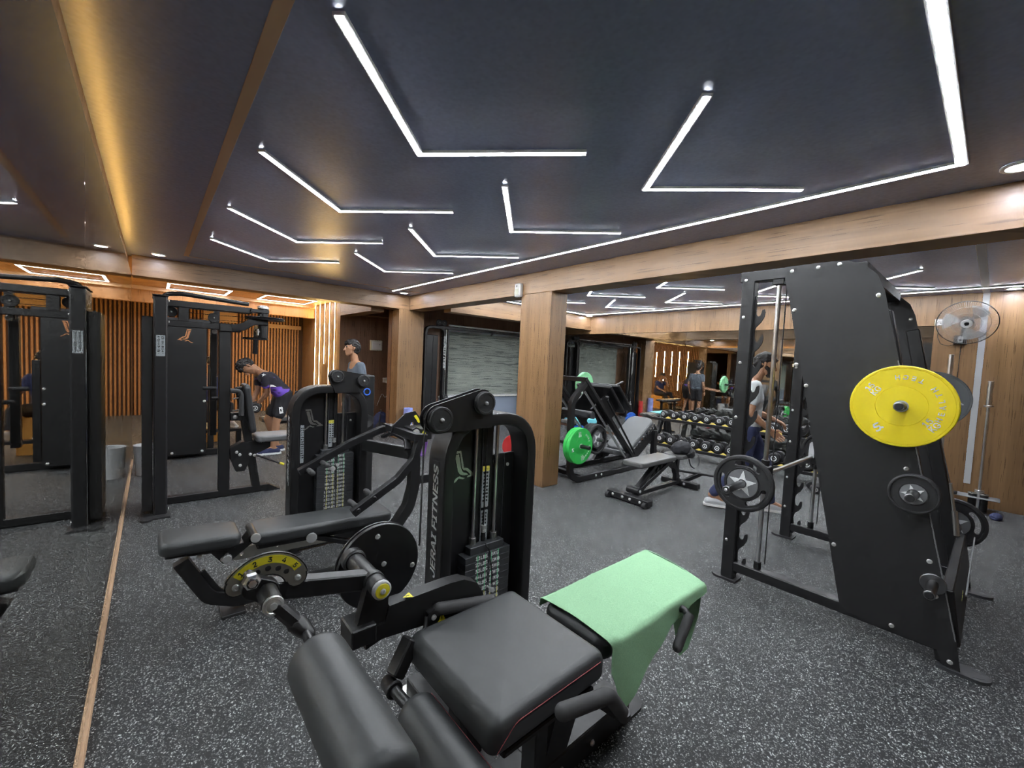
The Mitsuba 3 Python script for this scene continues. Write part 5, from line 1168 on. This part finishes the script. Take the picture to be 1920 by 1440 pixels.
def person(label, J, skin='skin', shirt='slate', legs='black_cloth', long_legs=False, hair_len=.0, beard=False, shoe='dark', sole='white', edge=.016, grips=(.5, .5), shirt_mat2=None, cap=None, sh_w=None, bulk=1.0):
    k = thing('person', label, 'person'); J = {a: A(b) for a, b in J.items()}; b = bulk
    up, face = nrm(J['up']), nrm(J['face']); face = nrm(face - up*np.dot(face, up)); lf = np.cross(up, face); H = J['head']
    chest, pelvis, neck = J['chest'], J['pelvis'], J['neck']
    sL, sR, hL, hR = J['shL'], J['shR'], J['hipL'], J['hipR']; ax = nrm(sL-sR)
    tors = [mhull((sL-ax*.02, .052), (sR+ax*.02, .052), (chest+ax*.095, .098*b), (chest-ax*.095, .098*b), (neck-up*.03, .05)),
            mhull((chest+ax*.085, .10*b), (chest-ax*.085, .10*b), ((chest*.42+pelvis*.58)+ax*.065, .092*b), ((chest*.42+pelvis*.58)-ax*.065, .092*b)),
            mhull(((chest*.42+pelvis*.58)+ax*.065, .092*b), ((chest*.42+pelvis*.58)-ax*.065, .092*b), (pelvis+ax*.075, .105*b), (pelvis-ax*.075, .105*b))]
    arms, legs_, hands, sleeves, pants = [], [], [], [], []
    for s, S, E, W, hp, K, An, T, g in (('L', sL, J['elL'], J['wrL'], hL, J['knL'], J['anL'], J['toL'], grips[0]), ('R', sR, J['elR'], J['wrR'], hR, J['knR'], J['anR'], J['toR'], grips[1])):
        arms += [mhull((S, .050), (S*.5+E*.5, .044), (E, .038)), mhull((E, .039), (E*.7+W*.3, .039), (W, .025))]
        pn = J.get('palm'+s, A((0, 0, -1))); hands += hand_bones(W, E, pn, g, 1 if s == 'L' else -1)
        legs_ += [mhull((hp, .088), (hp*.5+K*.5, .074), (K, .054)), mhull((K, .053), (K*.68+An*.32, .054), (An, .036)), mhull((An, .036), (T, .028), (An-nrm(T-An)*.04-A((0, 0, .03)), .03))]
        sleeves.append(mhull((S+(S-E)*.02, .063), (S*.45+E*.55, .061)))
        if long_legs: pants += [mhull((hp, .102), (hp*.5+K*.5, .088), (K, .068)), mhull((K, .067), (K*.5+An*.5, .063), (An+A((0, 0, .03)), .055))]
        else: pants += [mhull((hp, .104), (hp*.30+K*.70, .088))]
    c = H - up*.015; skull = [mhull((c+up*.055-face*.015, .078), (c+up*.03-face*.045, .073), (c+up*.01+face*.02, .070)),
        mhull((c+up*.02+face*.03, .062), (c-up*.085+face*.055, .030), (c-up*.06+face*.02+lf*.035, .026), (c-up*.06+face*.02-lf*.035, .026)),
        mhull((c+up*.015+face*.094, .008), (c-up*.028+face*.112, .011), (c-up*.030+face*.085+lf*.010, .010), (c-up*.030+face*.085-lf*.010, .010)),
        mhull((c-up*.055+face*.082, .011), (c-up*.055+face*.074+lf*.018, .009), (c-up*.055+face*.074-lf*.018, .009)),
        mhull((c+lf*.076-up*.005-face*.012, .014), (c+lf*.080+up*.02-face*.018, .014)), mhull((c-lf*.076-up*.005-face*.012, .014), (c-lf*.080+up*.02-face*.018, .014)),
        mhull((neck-up*.02, .056), (H-up*.06-face*.02, .052))]
    body = msmooth(munion(tors+arms+legs_+skull+hands), edge, 6); scene[k] = mikit.ply(body, 'm_'+skin, True)
    sh = [mhull((sL-ax*.02, .064), (sR+ax*.02, .064), (chest+ax*.095, .112*b), (chest-ax*.095, .112*b)),
          mhull((chest+ax*.088, .113*b), (chest-ax*.088, .113*b), ((chest*.4+pelvis*.6)+ax*.07, .108*b), ((chest*.4+pelvis*.6)-ax*.07, .108*b)),
          mhull(((chest*.4+pelvis*.6)+ax*.07, .108*b), ((chest*.4+pelvis*.6)-ax*.07, .108*b), (pelvis*.85+chest*.15+ax*.078, .115*b), (pelvis*.85+chest*.15-ax*.078, .115*b))]
    sm_ = msmooth(munion(sh+sleeves), edge, 5); v = sm_.vertices; n = meshkit.fbm(v*A((16, 16, 9)), 3, 11)-.5; sm_.vertices = v + sm_.vertex_normals*(n[:, None]*.014)
    part(k, 'shirt', sm_, shirt, True)
    pm = msmooth(munion([mhull((pelvis+ax*.078, .112*b), (pelvis-ax*.078, .112*b), (hL, .104), (hR, .104))]+pants), edge, 5); v = pm.vertices
    n = meshkit.fbm(v*A((14, 14, 9)), 3, 5)-.5; pm.vertices = v + pm.vertex_normals*(n[:, None]*.012)
    part(k, 'trousers' if long_legs else 'shorts', pm, legs, True)
    hm = munion([mhull((c+up*.068-face*.018, .083), (c+up*.035-face*.052, .080), (c+up*(.0-hair_len)-face*.055, .066), (c+up*.085+face*.025, .062)), mhull((c+up*.09+face*.03, .05), (c+up*.075+face*.075, .028+.01*bool(hair_len)), (c+up*.075+face*.06+lf*.04, .026), (c+up*.075+face*.06-lf*.04, .026))])
    ht = msmooth(hm, edge*.7, 3); v = ht.vertices; n = meshkit.fbm(v*55, 3, 3)-.5; ht.vertices = v + ht.vertex_normals*(n[:, None]*.028); part(k, 'hair', ht, 'hair', True)
    if beard:
        bm_ = msmooth(munion([mhull((c-up*.095+face*.062, .034), (c-up*.055+face*.05+lf*.045, .026), (c-up*.055+face*.05-lf*.045, .026), (c-up*.02+face*.01+lf*.06, .018), (c-up*.02+face*.01-lf*.06, .018), (c-up*.06+face*.082, .014))]), .012, 3)
        part(k, 'beard', bm_, 'hair', True)
    part(k, 'eyes', [sph(c+up*.022+face*.083+lf*.031*s, .0095, 2) for s in (-1, 1)], 'dark', True)
    part(k, 'brows', [bar(c+up*.043+face*.086+lf*.015*s, c+up*.040+face*.078+lf*.048*s, .008, .006, .001) for s in (-1, 1)], 'hair', False)
    for s in 'LR':
        An, T = J['an'+s], J['to'+s]; d = nrm((T-An)*A((1, 1, 0)) + 1e-6); An0 = An*A((1, 1, 0)); zf = min(An[2], T[2]) - .03 if An[2] > .11 else 0; zf = max(zf, J.get('floor', A((0, 0, 0)))[2])
        o = A((An0[0], An0[1], zf))
        sho = msmooth(munion([mhull((o-d*.055+A((0, 0, .045)), .044), (o+d*.03+A((0, 0, .06)), .045), (o+d*.13+A((0, 0, .036)), .036), (o+d*.175+A((0, 0, .028)), .027))]), .012, 3)
        shk = part(k, 'shoe', sho, shoe, True)
        x, y = d, np.cross((0, 0, 1), d); so = Polygon([(-.10, -.03), (-.06, -.042), (.06, -.044), (.16, -.044), (.205, -.02), (.205, .02), (.16, .044), (.06, .044), (-.06, .042), (-.10, .03)]).buffer(.006)
        part(shk, 'sole', ext(so, .024, o+A((0, 0, .012)), x, y), sole, 30)
    return k
y0 = 7.10
pb = person('man bending forward over a bench in a black and purple jersey and black shorts', dict(head=(1.035, y0, 1.295), up=(-.97, 0, .22), face=(-.25, -.12, -.96), neck=(1.165, y0, 1.235), chest=(1.325, y0, 1.115), pelvis=(1.515, y0, .90),
    shL=(1.235, y0-.165, 1.165), shR=(1.235, y0+.165, 1.165), elL=(1.285, y0-.14, .935), elR=(1.20, y0+.13, .95), wrL=(1.19, y0-.02, .765), wrR=(1.135, y0+.07, .80), palmL=(-.6, .5, -.3), palmR=(-.4, -.5, -.3),
    hipL=(1.515, y0-.085, .855), hipR=(1.515, y0+.085, .855), knL=(1.415, y0-.09, .49), knR=(1.335, y0+.10, .50), anL=(1.375, y0-.09, .085), anR=(1.47, y0+.12, .085), toL=(1.23, y0-.09, .035), toR=(1.33, y0+.12, .035)), shirt='jersey', legs='black_cloth', shoe='navy', sole='print_white', grips=(.75, .75))
part(pb, 'shorts_emblem', cat(*[ext(Polygon([(-.025, -.05), (.025, -.05), (.025, .05), (-.025, .05)]).difference(Polygon([(-.012, -.018), (.006, -.018), (.006, .018), (-.012, .018)])), .004, (1.455, y0-.180, .665), (1, 0, .12), (-.12, 0, 1))]), 'print_white', False)
part(pb, 'shirt_print', [ext(Polygon([(-.10, -.03), (.0, .03), (.05, .035), (.0, .0), (-.03, -.04)]), .006, (1.33, y0-.188, 1.02), (.75, 0, -.66), (.66, 0, .75)), ext(star2(.03, .012), .006, (1.215, y0-.222, 1.19), (1, 0, 0), (0, 0, 1))], 'print_white', False)
dumbbell((1.150, 7.045, .640), .0725, 'black round dumbbell held low by the bending man', None, 78)
person('man in a grey t-shirt standing by the dark wall, seen from the side', dict(head=(2.285, 6.38, 1.645), up=(.05, 0, 1), face=(-1, .12, .05), neck=(2.335, 6.38, 1.47), chest=(2.36, 6.38, 1.24), pelvis=(2.33, 6.38, .93),
    shL=(2.36, 6.20, 1.375), shR=(2.36, 6.56, 1.375), elL=(2.40, 6.14, 1.09), elR=(2.40, 6.62, 1.09), wrL=(2.30, 6.14, .85), wrR=(2.30, 6.62, .85), palmL=(0, 1, 0), palmR=(0, -1, 0),
    hipL=(2.33, 6.29, .90), hipR=(2.33, 6.47, .90), knL=(2.31, 6.28, .49), knR=(2.31, 6.48, .49), anL=(2.35, 6.28, .085), anR=(2.35, 6.48, .085), toL=(2.20, 6.27, .035), toR=(2.20, 6.49, .035)), shirt='slate', legs='black_cloth', hair_len=.015, grips=(.35, .35))
wd = nrm((.24, -.47, 0)); wl = A((-wd[1], wd[0], 0)); wc = A((5.11, 1.76, 0))
def wp(f, l, z): return wc + wd*f + wl*l + A((0, 0, z))
person('bearded man in white t-shirt and blue jeans walking behind the smith machine', dict(head=wp(.085, 0, 1.655), up=nrm(A((0, 0, 1))+wd*.20), face=nrm(wd-A((0, 0, .12))), neck=wp(.0, 0, 1.485), chest=wp(-.03, 0, 1.26), pelvis=wp(-.04, 0, .95),
    shL=wp(-.02, .18, 1.405), shR=wp(-.02, -.18, 1.405), elL=wp(.02, .23, 1.12), elR=wp(-.06, -.24, 1.12), wrL=wp(.24, .16, 1.03), wrR=wp(.14, -.22, .95), palmL=(0, 0, -1), palmR=-wl,
    hipL=wp(-.04, .09, .92), hipR=wp(-.04, -.09, .92), knL=wp(.17, .09, .53), knR=wp(-.08, -.09, .50), anL=wp(.24, .09, .10), anR=wp(-.34, -.08, .14), toL=wp(.40, .09, .04), toR=wp(-.20, -.08, .04)), skin='skin', shirt='white_cloth', legs='navy', long_legs=True, beard=True, shoe='light_grey', sole='white', grips=(.4, .3))
sy = 8.62; sd = nrm((.25, -1, 0)); sl = A((-sd[1], sd[0], 0)); sc_ = A((.70, sy, 0))
def sp_(f, l, z): return sc_ + sd*f + sl*l + A((0, 0, z))
person('man in navy clothes sitting on a wooden box, hand at his mouth', dict(head=sp_(.10, 0, 1.265), up=nrm(A((0, 0, 1))+sd*.25), face=nrm(sd-A((0, 0, .25))), neck=sp_(.02, 0, 1.10), chest=sp_(-.02, 0, .88), pelvis=sp_(-.06, 0, .60),
    shL=sp_(.0, .18, 1.01), shR=sp_(.0, -.18, 1.01), elL=sp_(.14, .25, .80), elR=sp_(.28, -.14, .88), wrL=sp_(.36, .16, .70), wrR=sp_(.235, -.06, 1.13), palmL=(0, 0, -1), palmR=-sd,
    hipL=sp_(.0, .10, .58), hipR=sp_(.0, -.10, .58), knL=sp_(.40, .18, .60), knR=sp_(.40, -.18, .60), anL=sp_(.52, .15, .37), anR=sp_(.52, -.15, .37), toL=sp_(.66, .16, .31), toR=sp_(.66, -.16, .31), floor=(0, 0, .277)), shirt='navy', legs='black_cloth', long_legs=True, shoe='light_grey', sole='white', grips=(.6, .8))
